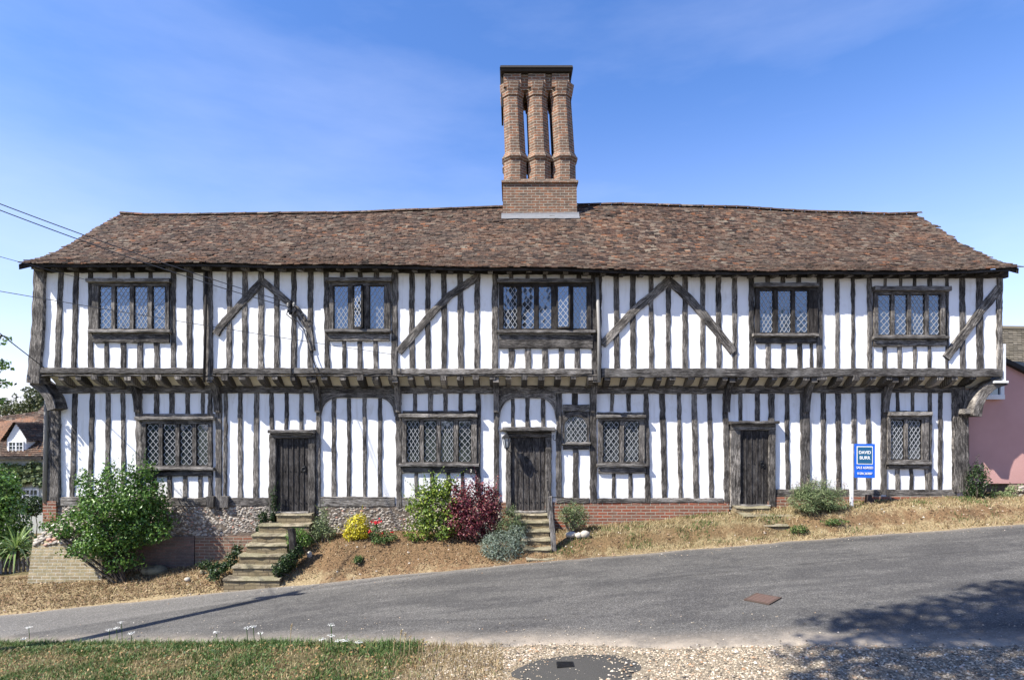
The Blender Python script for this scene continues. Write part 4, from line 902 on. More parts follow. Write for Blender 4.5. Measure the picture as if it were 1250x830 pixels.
# number plate
T = thing('number_plate', P_(575, 578, 13.4), 'small black house number plate below the four light ground floor window', 'sign')
m_ = MB(); pc = WX(575, 13.4), WZ(574.5, 13.4); pts = [(pc[0]+.13*math.cos(t), pc[1]+.065*(abs(math.sin(t))**.8)*(1 if math.sin(t) > 0 else -1)) for t in [i*math.pi/8 for i in range(16)]]
m_.v = [(x, 13.405, z) for x, z in pts]+[(x, 13.425, z) for x, z in pts]; m_.face(list(range(16))); 
for i in range(16): m_.face([(i+1) % 16, i, 16+i, 16+(i+1) % 16])
obj('plate', m_, M['iron'], T)
text('2', .09, (pc[0], 13.40, pc[1]), M['cream'], T)
# estate agent board
gx, gy = WX(1039.5, 12.95), 12.95; T = thing('sale_board', (gx, gy, gz(gx, gy)), 'blue estate agent sale agreed board on a white post by the wall', 'sign')
m_ = MB(); m_.box(gx-.03, gx+.03, gy-.02, gy+.03, gz(gx, gy)-.1, WZ(541.5, 12.95)); obj('post', m_, M['whitep'], T)
rz = math.radians(-16); bw, bh = .405, .76; cz = WZ(562, 12.95); cxx, cyy = gx+.045+bw/2*math.cos(rz), gy-.03+bw/2*math.sin(rz)
def brd(name, w_, h_, th, off, zo, mat):
    m_ = MB(); m_.box(-w_/2, w_/2, -th, 0, -h_/2, h_/2); Mx = Matrix.Translation((cxx, cyy, cz+zo)) @ Matrix.Rotation(rz, 4, 'Z') @ Matrix.Translation((0, -off, 0)); m_.v = [tuple(Mx @ Vector(v)) for v in m_.v]; return obj(name, m_, mat, T)
brd('board', bw, bh, .012, 0, 0, M['blue']); brd('border', .315, .40, .003, .0125, .125, M['cream']); brd('panel', .29, .37, .003, .016, .125, M['teal'])
nv = Vector((math.sin(rz), -math.cos(rz), 0))
for body, sz, zo, sx in (('DAVID', .10, .185, .8), ('BURR', .10, .065, .85), ('SALE AGREED', .075, -.155, .72), ('01206 263007', .070, -.285, .74)):
    text(body, sz, Vector((cxx, cyy, cz+zo))+nv*.022, M['cream'] if sz > .1 else M['whitep'], T, rz, sx)
m_ = MB(); zz = wall_z(WX(1061, 13.2)); X = WX(1061, 13.25); m_.prism([(X-.1, 13.15), (X+.08, 13.12), (X+.1, 13.3), (X-.08, 13.32)], zz-.05, [(X-.09, 13.2), (X+.01, 13.18), (X+.02, 13.28), (X-.07, 13.28)], zz+.2); tag(obj('slate_offcut', m_, flat('brown_slate', (.05, .035, .03), .8, .3, 0, .3)), 'small dark brown slab leaning on the brick plinth below the blue board', 'stone')
# drain grate
X, Y = ground_at(931, 735); T = thing('drain_grate', (X, Y, road_z(X)+.02), 'rusty iron drain grate with a tuft of moss set diagonally in the road', 'drain')
sl_ = (road_z(X+.5)-road_z(X-.5)); Mx = Matrix.Translation((X, Y, road_z(X)+.014)) @ Matrix.Rotation(-math.atan(sl_), 4, 'Y') @ Matrix.Rotation(math.radians(40), 4, 'Z')
def dr(name, boxes, mat):
    m_ = MB()
    for b in boxes: m_.box(*b)
    m_.v = [tuple(Mx @ Vector(v)) for v in m_.v]; return obj(name, m_, mat, T)
h = .165; rust = flat('rusty_iron', (.15, .095, .075), .8, .4, 0, .45)
dr('pit_shade', [(-h, h, -h, h, -.002, .004)], M['iron']); dr('frame', [(-h-.03, h+.03, -h-.03, -h, 0, .014), (-h-.03, h+.03, h, h+.03, 0, .014), (-h-.03, -h, -h, h, 0, .013), (h, h+.03, -h, h, 0, .013)], flat('dark_rust', (.09, .06, .045), .8, .3, 0, .3))  # flat black plate stands in for the shade below the grate bars
bs = []
for i in range(9):
    t = -h+.02+i*(2*h-.04)/8; bs.append((t-.009, t+.009, -h, h, .005, .016))
for i in range(5):
    t = -h+.03+i*(2*h-.06)/4; bs.append((-h, h, t-.012, t+.012, .004, .015))
dr('bars', bs, rust)
# tarmac patch with small cover
X, Y = ground_at(702, 812); m_ = MB(); n = 28; m_.v.append((X, Y, gz(X, Y)+.03)); 
for k, rr in enumerate((.5, 1.)):
    for i in range(n):
        t = 2*math.pi*i/n; q = rr*(1+.12*n1(math.cos(t)*2, math.sin(t)*2, 1)); q *= 1+.10*n1(math.cos(t)*5, math.sin(t)*5, 4)+.05*n1(math.cos(t)*13, math.sin(t)*13, 4); x, y = X+.74*math.cos(t)*q, Y-.12+.45*math.sin(t)*q; m_.v.append((x, y, gz(x, y)+(.032 if k == 0 else .004)))
for i in range(n): m_.face([0, 1+i, 1+(i+1) % n]); m_.face([1+i, 1+n+i, 1+n+(i+1) % n, 1+(i+1) % n])
tag(obj('tarmac_patch', m_, M['patch'], smooth=True, center=False), kind='structure')
X, Y = ground_at(690, 813); m_ = MB(); m_.box(X-.1, X+.1, Y-.07, Y+.07, gz(X, Y)+.02, gz(X, Y)+.045)
for i in range(5): m_.box(X-.09, X+.09, Y-.055+i*.025, Y-.045+i*.025, gz(X, Y)+.046, gz(X, Y)+.052)
PATCH = (X, Y); tag(obj('stopcock_cover', m_, M['iron']), 'small black ribbed metal cover in the dark tarmac patch', 'cover')

# rocks
def rock(px, py, d, rx, rz_, label, mat='wstone', seed=0):
    m_ = MB(); X, Z = WX(px, d), WZ(py, d); nr, ns = 6, 9; rr = random.Random(seed)
    for i in range(nr+1):
        t = math.pi*i/nr
        for j in range(ns):
            p = 2*math.pi*j/ns; k = 1+.25*n1(math.cos(p)*1.5+seed, math.sin(t)*1.5, math.cos(t)*2); m_.v.append((X+rx*math.sin(t)*math.cos(p)*k, d+rx*.7*math.sin(t)*math.sin(p)*k, Z+rz_*math.cos(t)*k))
    for i in range(nr):
        for j in range(ns): j2 = (j+1) % ns; m_.face([i*ns+j, (i+1)*ns+j, (i+1)*ns+j2, i*ns+j2])
    return tag(obj('rock', m_, M[mat], smooth=True), label, 'rock')
def on_ground(px, py):
    X, Y = ground_at(px, py); return Y
for k, (px, py, rx, rz_, lb, mt) in enumerate([(697, 652.5, .13, .075, 'long white rock, leftmost of three edging the sage bush by the handrail', 'wstone'), (706.5, 653.5, .085, .075, 'round white rock, middle of three edging the sage bush', 'wstone'), (714, 652, .11, .085, 'white rock, rightmost of three edging the sage bush', 'wstone'),
        (188, 696, .32, .12, 'large grey flat rock at the foot of the big green shrub', 'stone'), (378, 677, .07, .08, 'round grey stone on the soil bank right of the left steps', 'wstone'), (229, 707, .07, .05, 'small pale stone lying in the leaf litter left of the stone steps', 'wstone'), (247, 698, .06, .05, 'small grey stone in the ivy left of the stone steps', 'stone')]):
    d_ = on_ground(px, py+2); rock(px, py, d_, rx, rz_, lb, mt, k)

# ---------------------------------------------------------------- plants
def leafcloud(mb, lobes, n, size, asp=.5, up=.3, shell=.55, m=0, rr=R):
    wts = [l[3]*l[4]*l[5] for l in lobes]
    for _ in range(n):
        l = rr.choices(lobes, wts)[0]
        th = rr.uniform(0, 6.2832); cz = rr.uniform(-1, 1); sz = math.sqrt(1-cz*cz); dr_ = Vector((sz*math.cos(th), sz*math.sin(th), cz)); q = (rr.uniform(shell**3, 1))**(1/3)
        q *= 1+.22*n1(dr_.x*2.2+l[0], dr_.y*2.2+l[1], dr_.z*2.2+l[2])
        c = Vector((l[0]+dr_.x*l[3]*q, l[1]+dr_.y*l[4]*q, l[2]+dr_.z*l[5]*q))
        nm = (dr_*.8+Vector((rr.gauss(0, .6), rr.gauss(0, .6), rr.gauss(0, .6)+up))).normalized()
        a = nm.cross(Vector((rr.gauss(0, 1), rr.gauss(0, 1), rr.gauss(0, 1)))).normalized(); b = nm.cross(a); s_ = size*rr.uniform(.6, 1.3)
        t = c+a*s_; e = c-a*s_*.2; k = len(mb.v); off = nm*s_*.12
        mb.v += [tuple(e), tuple(c+a*s_*.4+b*s_*asp+off), tuple(t), tuple(c+a*s_*.4-b*s_*asp+off)]
        mb.face([k, k+1, k+2, k+3], None, m)
def shoots(mb, lobes, k, L, size, asp):
    for _ in range(k):
        l = R.choice(lobes); t = R.uniform(0, 6.28); e = R.uniform(.1, 1.3)*R.choice((1, 1, .6)); d = Vector((math.cos(t)*math.cos(e), math.sin(t)*math.cos(e), math.sin(e)))
        p = Vector((l[0]+d.x*l[3]*.85, l[1]+d.y*l[4]*.85, l[2]+d.z*l[5]*.85)); d = (d+Vector((0, 0, .5))).normalized(); LL = L*R.uniform(.4, 1.1); nl = max(5, int(LL/size*2.2))
        for i in range(nl):
            c = p+d*LL*i/nl; a = (d*.5+Vector((R.gauss(0, .7), R.gauss(0, .7), R.gauss(0, .5)))).normalized(); b = a.cross(Vector((R.gauss(0, 1), R.gauss(0, 1), 1))).normalized(); s_ = size*R.uniform(.6, 1.1)*(1-.4*i/nl); q = len(mb.v)
            mb.v += [tuple(c), tuple(c+a*s_*.5+b*s_*asp), tuple(c+a*s_), tuple(c+a*s_*.5-b*s_*asp)]; mb.face([q, q+1, q+2, q+3])
def shrub(name, label, cat, lobes, n, size, mat, base, asp=.5, stems=5, group=None, shell=.55, sr=.018, up=.3, extra=None):
    if name not in ('hedge', 'topiary_ball', 'box_bush', 'lavender_bush', 'euonymus_bush', 'climbing_plant'):
        sub = []
        for l in lobes:
            for _ in range(9):
                t, c = R.uniform(0, 6.283), R.uniform(-1, 1); q = math.sqrt(1-c*c)*R.uniform(.45, .95); f = R.uniform(.24, .42); sub.append((l[0]+l[3]*q*math.cos(t), l[1]+l[4]*q*math.sin(t), l[2]+l[5]*c*.85, l[3]*f*1.15, l[4]*f, l[5]*f))
        lobes = sub+[(l[0], l[1], l[2], l[3]*.86, l[4]*.86, l[5]*.86) for l in lobes]
        n = int(n*1.12)
    T = thing(name, base, label, cat, group); m_ = MB(); leafcloud(m_, lobes, n, size, asp, up, shell); hh = max(l[5] for l in lobes)
    if name not in ('hedge', 'topiary_ball', 'climbing_plant'): shoots(m_, lobes, int(min(len(lobes), 70)*.9+10), min(.42, hh*1.1), size, asp)
    obj('foliage', m_, M[mat], T)
    m_ = MB(); b = Vector(base)
    for k in range(stems):
        l = lobes[k % len(lobes)]; c = Vector((l[0], l[1], l[2]+l[5]*.2)); j = Vector((R.uniform(-.1, .1), R.uniform(-.05, .05), 0)); m_.tube([b+j-Vector((0, 0, .06)), b.lerp(c, .5)+j*2, c], [sr, sr*.7, sr*.3], 5)
    obj('stems', m_, M['bark'], T)
    if extra: extra(T)
    return T
def px_lobes(lst, d):
    """(px, py, rx_px, rz_px, depth radius m, dd)"""
    return [(WX(x, d+dd), d+dd, WZ(y, d+dd), rx*d/F, ry, rz_*d/F) for x, y, rx, rz_, ry, dd in lst]
def base_at(px, d): X = WX(px, d); return (X, d, gz(X, d))
shrub('elder_bush', 'tall glossy green shrub covering the left end of the flint plinth', 'shrub', px_lobes([(128, 625, 42, 34, .5, 0), (85, 640, 30, 18, .4, .1), (165, 610, 34, 30, .45, 0), (150, 590, 22, 24, .3, 0), (110, 596, 20, 22, .3, .1), (175, 578, 15, 17, .25, .1), (133, 578, 10, 18, .2, .1), (140, 655, 46, 24, .5, .0), (110, 668, 26, 18, .35, -.1), (175, 640, 36, 34, .4, .1), (150, 682, 28, 16, .35, 0), (190, 602, 20, 18, .25, .1)], 12.85), 12500, .060, 'lf_green', base_at(150, 12.85), .36, 12, sr=.03, shell=.35)
shrub('euonymus_bush', 'small round bright yellow bush on the bank below the arched panel', 'shrub', px_lobes([(436, 644, 15, 15, .26, 0), (430, 652, 11, 9, .2, 0), (445, 650, 9, 9, .2, .05), (439, 633, 9, 7, .15, .02)], 12.95), 1500, .038, 'lf_yellow', base_at(437, 12.95), .5, 4)
def petals(T, lst, n=30, d=12.85, mat='petal_r', s=.03):
    for x, y, r in lst: m_ = MB(); leafcloud(m_, px_lobes([(x, y, r, r, .06, 0)], d), n, s, .6); obj('flower', m_, M[mat], T)
shrub('geranium_plant', 'low leafy plant with red flowers right of the yellow bush', 'flower', px_lobes([(458, 648, 8, 11, .15, 0), (474, 654, 10, 8, .18, 0), (464, 659, 14, 5, .18, -.05)], 12.85), 800, .035, 'lf_grass', base_at(462, 12.85), .4, 4, extra=lambda T: petals(T, [(456, 637, 3.5), (462, 636, 4), (452, 648, 2), (466, 652, 2.4), (467, 655, 2), (478, 650, 1.5)]))
shrub('lime_bush', 'loose lime green shrub against the wall left of the purple bush', 'shrub', px_lobes([(532, 618, 24, 24, .35, 0), (540, 598, 18, 16, .3, 0), (520, 605, 14, 14, .25, 0), (546, 640, 20, 18, .3, -.05), (520, 635, 16, 18, .3, 0), (508, 645, 8, 9, .15, 0), (530, 590, 9, 9, .15, 0), (512, 655, 22, 6, .2, 0), (498, 652, 9, 5, .15, 0), (552, 590, 12, 8, .15, 0), (506, 618, 12, 13, .25, 0), (512, 600, 9, 9, .2, 0), (555, 625, 12, 18, .25, 0)], 12.85), 3400, .05, 'lf_lime', base_at(538, 12.85), .5, 8, shell=.35)
shrub('berberis_bush', 'dark purple leaved shrub in front of the wall between green and silver bushes', 'shrub', px_lobes([(580, 625, 26, 24, .4, 0), (565, 612, 18, 20, .3, 0), (595, 612, 16, 20, .3, 0), (575, 597, 13, 13, .2, 0), (575, 648, 24, 14, .35, 0), (600, 630, 14, 18, .3, 0), (560, 634, 16, 18, .3, -.05), (590, 595, 8, 8, .15, .05), (556, 600, 7, 9, .15, .0), (604, 618, 11, 12, .25, 0), (600, 600, 8, 8, .15, 0), (548, 645, 10, 12, .2, 0)], 12.75), 5200, .042, 'lf_purple', base_at(578, 12.75), .5, 10, shell=.35)
shrub('santolina_bush', 'soft sage green bush left of the middle door steps, above the lavender', 'shrub', px_lobes([(624, 632, 15, 13, .25, 0), (615, 645, 12, 12, .25, 0), (632, 645, 12, 12, .25, 0)], 12.7), 2600, .045, 'lf_sage', base_at(622, 12.7), .14, 5, up=.8)
shrub('lavender_bush', 'silvery grey mound shaped lavender at the road edge by the middle steps', 'shrub', px_lobes([(612, 664, 24, 17, .4, 0), (630, 655, 14, 16, .3, 0), (598, 668, 14, 14, .3, 0), (628, 672, 16, 12, .3, 0), (612, 676, 22, 9, .35, -.05)], 12.35), 4600, .05, 'lf_silver', base_at(612, 12.35), .14, 6, up=.9)
shrub('sage_bush', 'upright grey green bush in front of red brick plinth right of the handrail', 'shrub', px_lobes([(700, 624, 17, 11, .3, 0), (690, 630, 12, 12, .25, 0), (710, 630, 12, 12, .25, 0), (700, 638, 14, 8, .25, 0)], 12.95), 2200, .045, 'lf_sage', base_at(700, 12.95), .18, 8, up=.8, shell=.3)
def seedheads(T, x0, x1, y0, y1, d, n, mat='seed'):
    m_ = MB()
    for _ in range(n):
        x = R.uniform(x0, x1); y = R.uniform(y0, y1)-6*math.sin(math.pi*(x-x0)/(x1-x0)); dd = d+R.uniform(-.2, .2); m_.tube([P_(x+R.uniform(-3, 3), y+14, dd), P_(x, y, dd)], .003, 3)
        leafcloud(m_, [(*P_(x, y, dd), .02, .02, .025)], 5, .018)
    obj('seed_heads', m_, M[mat], T)
shrub('catmint_bush', 'bushy green clump with dry seed heads right of the rightmost door', 'shrub', px_lobes([(998, 605, 30, 15, .4, 0), (980, 612, 20, 14, .35, -.05), (1016, 612, 18, 12, .35, 0), (1000, 596, 20, 10, .3, .05), (978, 600, 12, 10, .25, 0)], 12.8), 7500, .085, 'lf_sage', base_at(998, 12.8), .06, 6, up=1.8, extra=lambda T: seedheads(T, 965, 1035, 588, 602, 12.85, 90))
shrub('box_bush', 'rounded dark green bush right of the black post stub', 'shrub', px_lobes([(362, 653, 13, 9, .25, 0), (372, 660, 9, 8, .2, 0), (358, 664, 9, 9, .2, 0)], 12.75), 2200, .026, 'lf_green', base_at(364, 12.75), .5, 4)
shrub('fern_clump', 'dark leafy clump at the foot of the black post stub', 'shrub', px_lobes([(345, 692, 12, 9, .2, 0), (352, 684, 13, 10, .2, .1), (362, 676, 10, 10, .2, .2), (340, 699, 9, 5, .15, 0)], 12.15), 1800, .05, 'lf_dark', base_at(348, 12.15), .3, 4)
shrub('weed_clump', 'straggly brown green weeds against the plinth right of the left steps', 'weeds', px_lobes([(392, 640, 11, 15, .2, 0), (402, 650, 10, 10, .2, 0), (386, 650, 9, 12, .2, 0), (396, 625, 6, 8, .12, .05)], 13.05), 1300, .04, 'lf_sage', base_at(395, 13.05), .25, 5, shell=.2)
shrub('ivy_plant', 'ivy climbing the post left of the leftmost door', 'ivy', px_lobes([(321, 632, 7, 8, .1, 0), (334, 616, 3.5, 17, .06, .05), (317, 645, 5, 7, .1, 0), (332, 632, 4, 8, .08, 0)], 13.28), 800, .035, 'lf_dark', base_at(325, 13.28), .5, 3)
shrub('ivy_plant', 'low ivy creeping beside the bottom of the left stone steps', 'ivy', px_lobes([(266, 694, 14, 7, .2, 0), (282, 683, 9, 9, .15, .25), (262, 704, 9, 5, .15, -.1), (250, 690, 9, 5, .15, .2), (290, 672, 7, 8, .12, .5)], 12.3), 900, .045, 'lf_dark', base_at(268, 12.3), .5, 3)
shrub('dark_shrub', 'dark twiggy shrub in the gap between timber house and pink house', 'shrub', px_lobes([(1190, 588, 11, 18, .25, 0), (1198, 575, 8, 12, .2, .1), (1186, 603, 9, 8, .2, 0), (1205, 605, 10, 7, .2, 0)], 13.3), 1500, .045, 'lf_dark', base_at(1192, 13.3), .3, 8, shell=.2)
shrub('ivy_plant', 'ivy and weeds spilling over the flint wall before the pink house', 'ivy', px_lobes([(1225, 604, 16, 5, .2, 0), (1240, 598, 14, 6, .2, .1), (1255, 600, 12, 8, .2, .1)], 13.3), 1100, .04, 'lf_sage', base_at(1235, 13.3), .4, 3)
for (x, y, lb) in ((140, 0, 0),): pass
tufts = [(975, 646, 14, 5, 'green weed tuft beside the lower slab of the right door'), (437, 683, 6, 4, 'small green tuft on the bare soil bank below the yellow bush'), (1020, 636, 20, 4, 'green grass tuft on the dry verge below the catmint clump')]
for x, y, rx, rz_, lb in tufts:
    d_ = on_ground(x, y+rz_); shrub('weed_tuft', lb, 'weeds', px_lobes([(x, y, rx, rz_, .12, 0)], d_), 350, .035, 'lf_grass', base_at(x, d_), .3, 2)

# left garden: hedge, spiky plant, topiary, fence
shrub('hedge', 'clipped dark green hedge at the left edge behind the spiky plant', 'hedge', px_lobes([(0, 640, 24, 40, .8, 0), (-25, 610, 40, 50, 1., .3), (18, 665, 16, 26, .6, 0), (8, 600, 10, 22, .5, .2), (-60, 640, 50, 60, 1., 0)], 15.2), 16000, .075, 'lf_green', (WX(-10, 15.2), 15.2, gz(WX(-10, 15.2), 15.2)), .5, 5, shell=.6)
T = thing('spiky_plant', base_at(22, 14.2), 'arching pale green sword leaved plant at the left house corner', 'plant'); m_ = MB(); c0 = Vector(P_(20, 672, 14.3))
for _ in range(110):
    t = R.uniform(0, 6.28); L_ = R.uniform(.6, 1.15); el = R.uniform(.35, 1.35); d0 = Vector((math.cos(t)*math.cos(el), math.sin(t)*math.cos(el), math.sin(el))); sd = d0.cross(Vector((0, 0, 1))).normalized()*.022; prev = None
    for k in range(6):
        q = k/5; p = c0+d0*L_*q-Vector((0, 0, .75*L_*q*q*math.cos(el)+.1*q*q)); wq = sd*(1-q)**.6; b = len(m_.v); m_.v += [tuple(p-wq), tuple(p+wq)]
        if prev is not None: m_.face([prev, prev+1, b+1, b])
        prev = b
obj('leaves', m_, M['lf_spike'], T)
m_ = MB(); m_.tube([c0-Vector((0, 0, .5)), c0], [.08, .06], 8); obj('trunk', m_, M['bark'], T)
shrub('topiary_ball', 'round clipped dark green topiary ball on a stem by the far cottage window', 'shrub', px_lobes([(41, 617, 12, 12, .32, 0)], 17.5), 1500, .05, 'lf_dark', (WX(41, 17.5), 17.5, WZ(665, 17.5)), .5, 2, shell=.8)
T = thing('picket_fence', (WX(10, 14.0), 14.0, gz(WX(10, 14), 14)), 'low weathered picket fence behind the dry bank at the left edge', 'fence')
for i in range(12):
    x = -20+i*5.4; m_ = MB(); d_ = 14.0; g_ = WZ(704, d_); m_.beam([(WX(x, d_), g_-.15), (WX(x, d_), WZ(681, d_)+R.uniform(-.02, .02))], .06, d_-.02, d_+.01, .003); obj('picket', m_, M['oakpale'], T)
m_ = MB(); m_.box(WX(-24, 14), WX(42, 14), 14.01, 14.04, WZ(688, 14), WZ(685, 14)); obj('rail', m_, M['oakpale'], T)

# ---------------------------------------------------------------- cottage behind on the left
def simple_window(par, x0, x1, y0, y1, d, nx, nz, mats=('whitep', 'glass'), fw=.05, depth=.05, name='window'):
    X0, X1, Z0, Z1 = WX(x0, d), WX(x1, d), WZ(y1, d), WZ(y0, d); f = MB(); dy = d-depth
    f.box(X0-fw, X0, dy, d+.02, Z0-fw, Z1+fw); f.box(X1, X1+fw, dy, d+.02, Z0-fw, Z1+fw); f.box(X0, X1, dy, d+.02, Z1, Z1+fw); f.box(X0-.05, X1+.05, dy-.06, d+.02, Z0-fw-.02, Z0)
    for i in range(1, nx): x = lerp(X0, X1, i/nx); tk = .035 if i % 2 == 0 else .014; f.box(x-tk, x+tk, dy+.01, d+.01, Z0, Z1)
    for i in range(1, nz): z = lerp(Z0, Z1, i/nz); f.box(X0, X1, dy+.013, d+.01, z-.013, z+.013)
    W = obj(name, f, M[mats[0]], par); g = MB(); g.poly([(X0, d-.02, Z0), (X1, d-.02, Z0), (X1, d-.02, Z1), (X0, d-.02, Z1)]); obj('pane', g, M[mats[1]], W); return W
CD = 30.
COT = thing('cottage', (WX(0, CD), CD, WZ(665, CD)), 'pale cottage with brown tiled roof and white dormer behind the hedge at left', 'house')
m_ = MB(); m_.prism(rect(WX(-110, CD), WX(58, CD), CD, CD+6), WZ(670, CD), rect(WX(-110, CD), WX(58, CD), CD, CD+6), WZ(556, CD)); 
a = N('grey_render', .9); a.base(a.mix(a.noise(a.co(), 2, 5), (.50, .50, .44), (.34, .34, .29))); M['grend'] = a.m
cw = obj('wall', m_, M['grend'], COT)
def tiled(mb, A, B, C_, D_, nu, nv):
    """A,B eave ends, C_,D_ ridge ends: loose rows of tiles"""
    A, B, C_, D_ = map(Vector, (A, B, C_, D_)); nrm = (B-A).cross(D_-A).normalized()
    if nrm.z < 0: nrm = -nrm
    for j in range(nv):
        for i in range(nu):
            u0, u1 = (i+.02)/nu, (i+.98)/nu; v0, v1 = j/nv, min(1, (j+1.3)/nv); up = .05+R.uniform(0, .02)
            f = lambda u, v: (A.lerp(B, u)).lerp(D_.lerp(C_, u), v)
            mb.poly([f(u0, v0)+nrm*up, f(u1, v0)+nrm*up, f(u1, v1)+nrm*.02, f(u0, v1)+nrm*.02]); mb.poly([f(u0, v0), f(u1, v0), f(u1, v0)+nrm*up, f(u0, v0)+nrm*up])
m_ = MB(); tiled(m_, (WX(-110, CD), CD-.35, WZ(557, CD)), (WX(60, CD), CD-.35, WZ(557, CD)), (WX(66, CD+3.5), CD+3.5, WZ(500, CD+3.5)), (WX(-110, CD+3.5), CD+3.5, WZ(523, CD+3.5)), 46, 26)
m_.poly([(WX(-110, CD), CD-.3, WZ(558, CD)), (WX(60, CD), CD-.3, WZ(558, CD)), (WX(66, CD+3.5), CD+3.5, WZ(501, CD+3.5)), (WX(-110, CD+3.5), CD+3.5, WZ(524, CD+3.5))])
crf = obj('roof', m_, M['tiles'], COT)
m_ = MB(); tiled(m_, (WX(30, 34), 34, WZ(520, 34)), (WX(80, 34), 34, WZ(520, 34)), (WX(90, 38), 38, WZ(470, 38)), (WX(66, 38), 38, WZ(482, 38)), 14, 18); obj('rear_roof', m_, M['tiles'], COT)
m_ = MB(); m_.box(WX(-110, CD), WX(60, CD), CD-.5, CD-.38, WZ(560, CD), WZ(557, CD)); obj('gutter', m_, M['oakdark'], COT)
# dormer
DD = 30.1; m_ = MB(); xa_, xb_, xm_ = WX(8.5, DD), WX(32, DD), WX(20, DD); zb_, ze_, zt_ = WZ(556, DD), WZ(536, DD), WZ(516, DD)
for y in (DD, DD+2.6): m_.poly([(xa_, y, zb_), (xb_, y, zb_), (xb_, y, ze_), (xm_, y, zt_), (xa_, y, ze_)])
m_.poly([(xb_, DD, zb_), (xb_, DD+2.6, zb_), (xb_, DD+2.6, ze_), (xb_, DD, ze_)]); m_.poly([(xa_, DD, zb_), (xa_, DD+2.6, zb_), (xa_, DD+2.6, ze_), (xa_, DD, ze_)])
dm = obj('dormer', m_, M['whitep'], COT); simple_window(dm, 12, 28.5, 540, 553, DD, 4, 3, depth=.06, name='dormer_window')
m_ = MB(); tiled(m_, (xb_+.2, DD-.15, ze_-.12), (xb_+.2, DD+3, ze_-.12), (xm_, DD+3, zt_+.03), (xm_, DD-.15, zt_+.03), 9, 9); tiled(m_, (xa_-.2, DD-.15, ze_-.12), (xa_-.2, DD+3, ze_-.12), (xm_, DD+3, zt_+.03), (xm_, DD-.15, zt_+.03), 9, 9); obj('dormer_roof', m_, M['tiles'], dm)
simple_window(cw, 19, 46, 598, 616, CD, 6, 3, fw=.09)
shrub('climbing_plant', 'leafy climber spread over the pale cottage wall under its eaves', 'climber', [(WX(x, CD-.2), CD-.2, WZ(y, CD-.2), rx*CD/F, .18, ry*CD/F) for x, y, rx, ry in ((10, 575, 28, 9), (40, 572, 16, 8), (0, 590, 20, 12), (48, 585, 8, 10), (25, 586, 14, 6), (-40, 590, 40, 30))], 3500, .16, 'lf_sage', (WX(0, CD-.2), CD-.2, WZ(665, CD-.2)), .5, 4)

# ---------------------------------------------------------------- pink house on the right
PK = 13.8; PH = thing('pink_house', (WX(1270, PK), PK, WZ(600, PK)), 'pink rendered house with grey tiled roof adjoining the right end', 'house')
XA, XB = WX(1183, PK), WX(1222.5, PK)
m_ = MB(); zt1 = WZ(463, PK); ln = lambda x: WZ(lerp(438, 452, (x-1222)/28), PK)
m_.poly([(XA, PK, WZ(590, PK)), (XA, PK, zt1), (XB, PK, zt1), (XB, PK, ln(1222)), (WX(1420, PK), PK, ln(1420)), (WX(1420, PK), PK, WZ(590, PK))][::-1])
m_.poly([(XA, PK, WZ(590, PK)), (XA, PK, zt1), (XA, 20, zt1), (XA, 20, WZ(590, PK))])
m_.poly([(XA, PK, WZ(590, PK)), (WX(1420, PK), PK, WZ(590, PK)), (WX(1420, PK), 20, WZ(590, PK)), (XA, 20, WZ(590, PK))])
pw = obj('wall', m_, M['pink'], PH)
m_ = MB(); m_.box(XA+.05, WX(1420, PK), PK+.12, PK+.4, WZ(640, PK), WZ(589.5, PK)); obj('plinth', m_, M['mortar'], PH)
A, B = (WX(1222.8, PK-.1), PK-.1, ln(1222)+.02), (WX(1425, PK-.1), PK-.1, ln(1420)+.02)
m_ = MB(); RA, RB, RC, RD = (WX(1212, 21), 21, WZ(462, 21)), (WX(1420, 21), 21, WZ(462, 21)), (WX(1420, 25), 25, WZ(405, 25)), (WX(1209, 25), 25, WZ(402.5, 25))
tiled(m_, RA, RB, RC, RD, 40, 24); m_.poly([RA, RB, RC, RD]); m_.poly([RD, RC, (RC[0], 29, RA[2]), (RD[0], 29, RA[2])]); m_.poly([(A[0], PK, A[2]-.03), (B[0], PK, B[2]-.03), RB, RA]); prf = obj('roof', m_, M['greytiles'], PH)
m_ = MB(); m_.tube([(RD[0], 25, RD[2]+.04), (RC[0], 25, RC[2]+.04)], .14, 8); obj('ridge', m_, M['greytiles'], prf)
m_ = MB(); m_.poly([(A[0], A[1]-.03, A[2]+.03), (B[0], B[1]-.03, B[2]+.03), (B[0], B[1]-.03, B[2]-.08), (A[0], A[1]-.03, A[2]-.08)]); m_.poly([(A[0], A[1]-.03, A[2]-.08), (B[0], B[1]-.03, B[2]-.08), (B[0], B[1]+.1, B[2]-.08), (A[0], A[1]+.1, A[2]-.08)]); m_.poly([(A[0], A[1]-.03, A[2]+.03), (B[0], B[1]-.03, B[2]+.03), (B[0], B[1]+.3, B[2]+.02), (A[0], A[1]+.3, A[2]+.02)]); obj('verge_board', m_, M['oakdark'], prf)
simple_window(pw, 1196, 1219, 466, 482, PK, 2, 1, fw=.09, depth=.06)
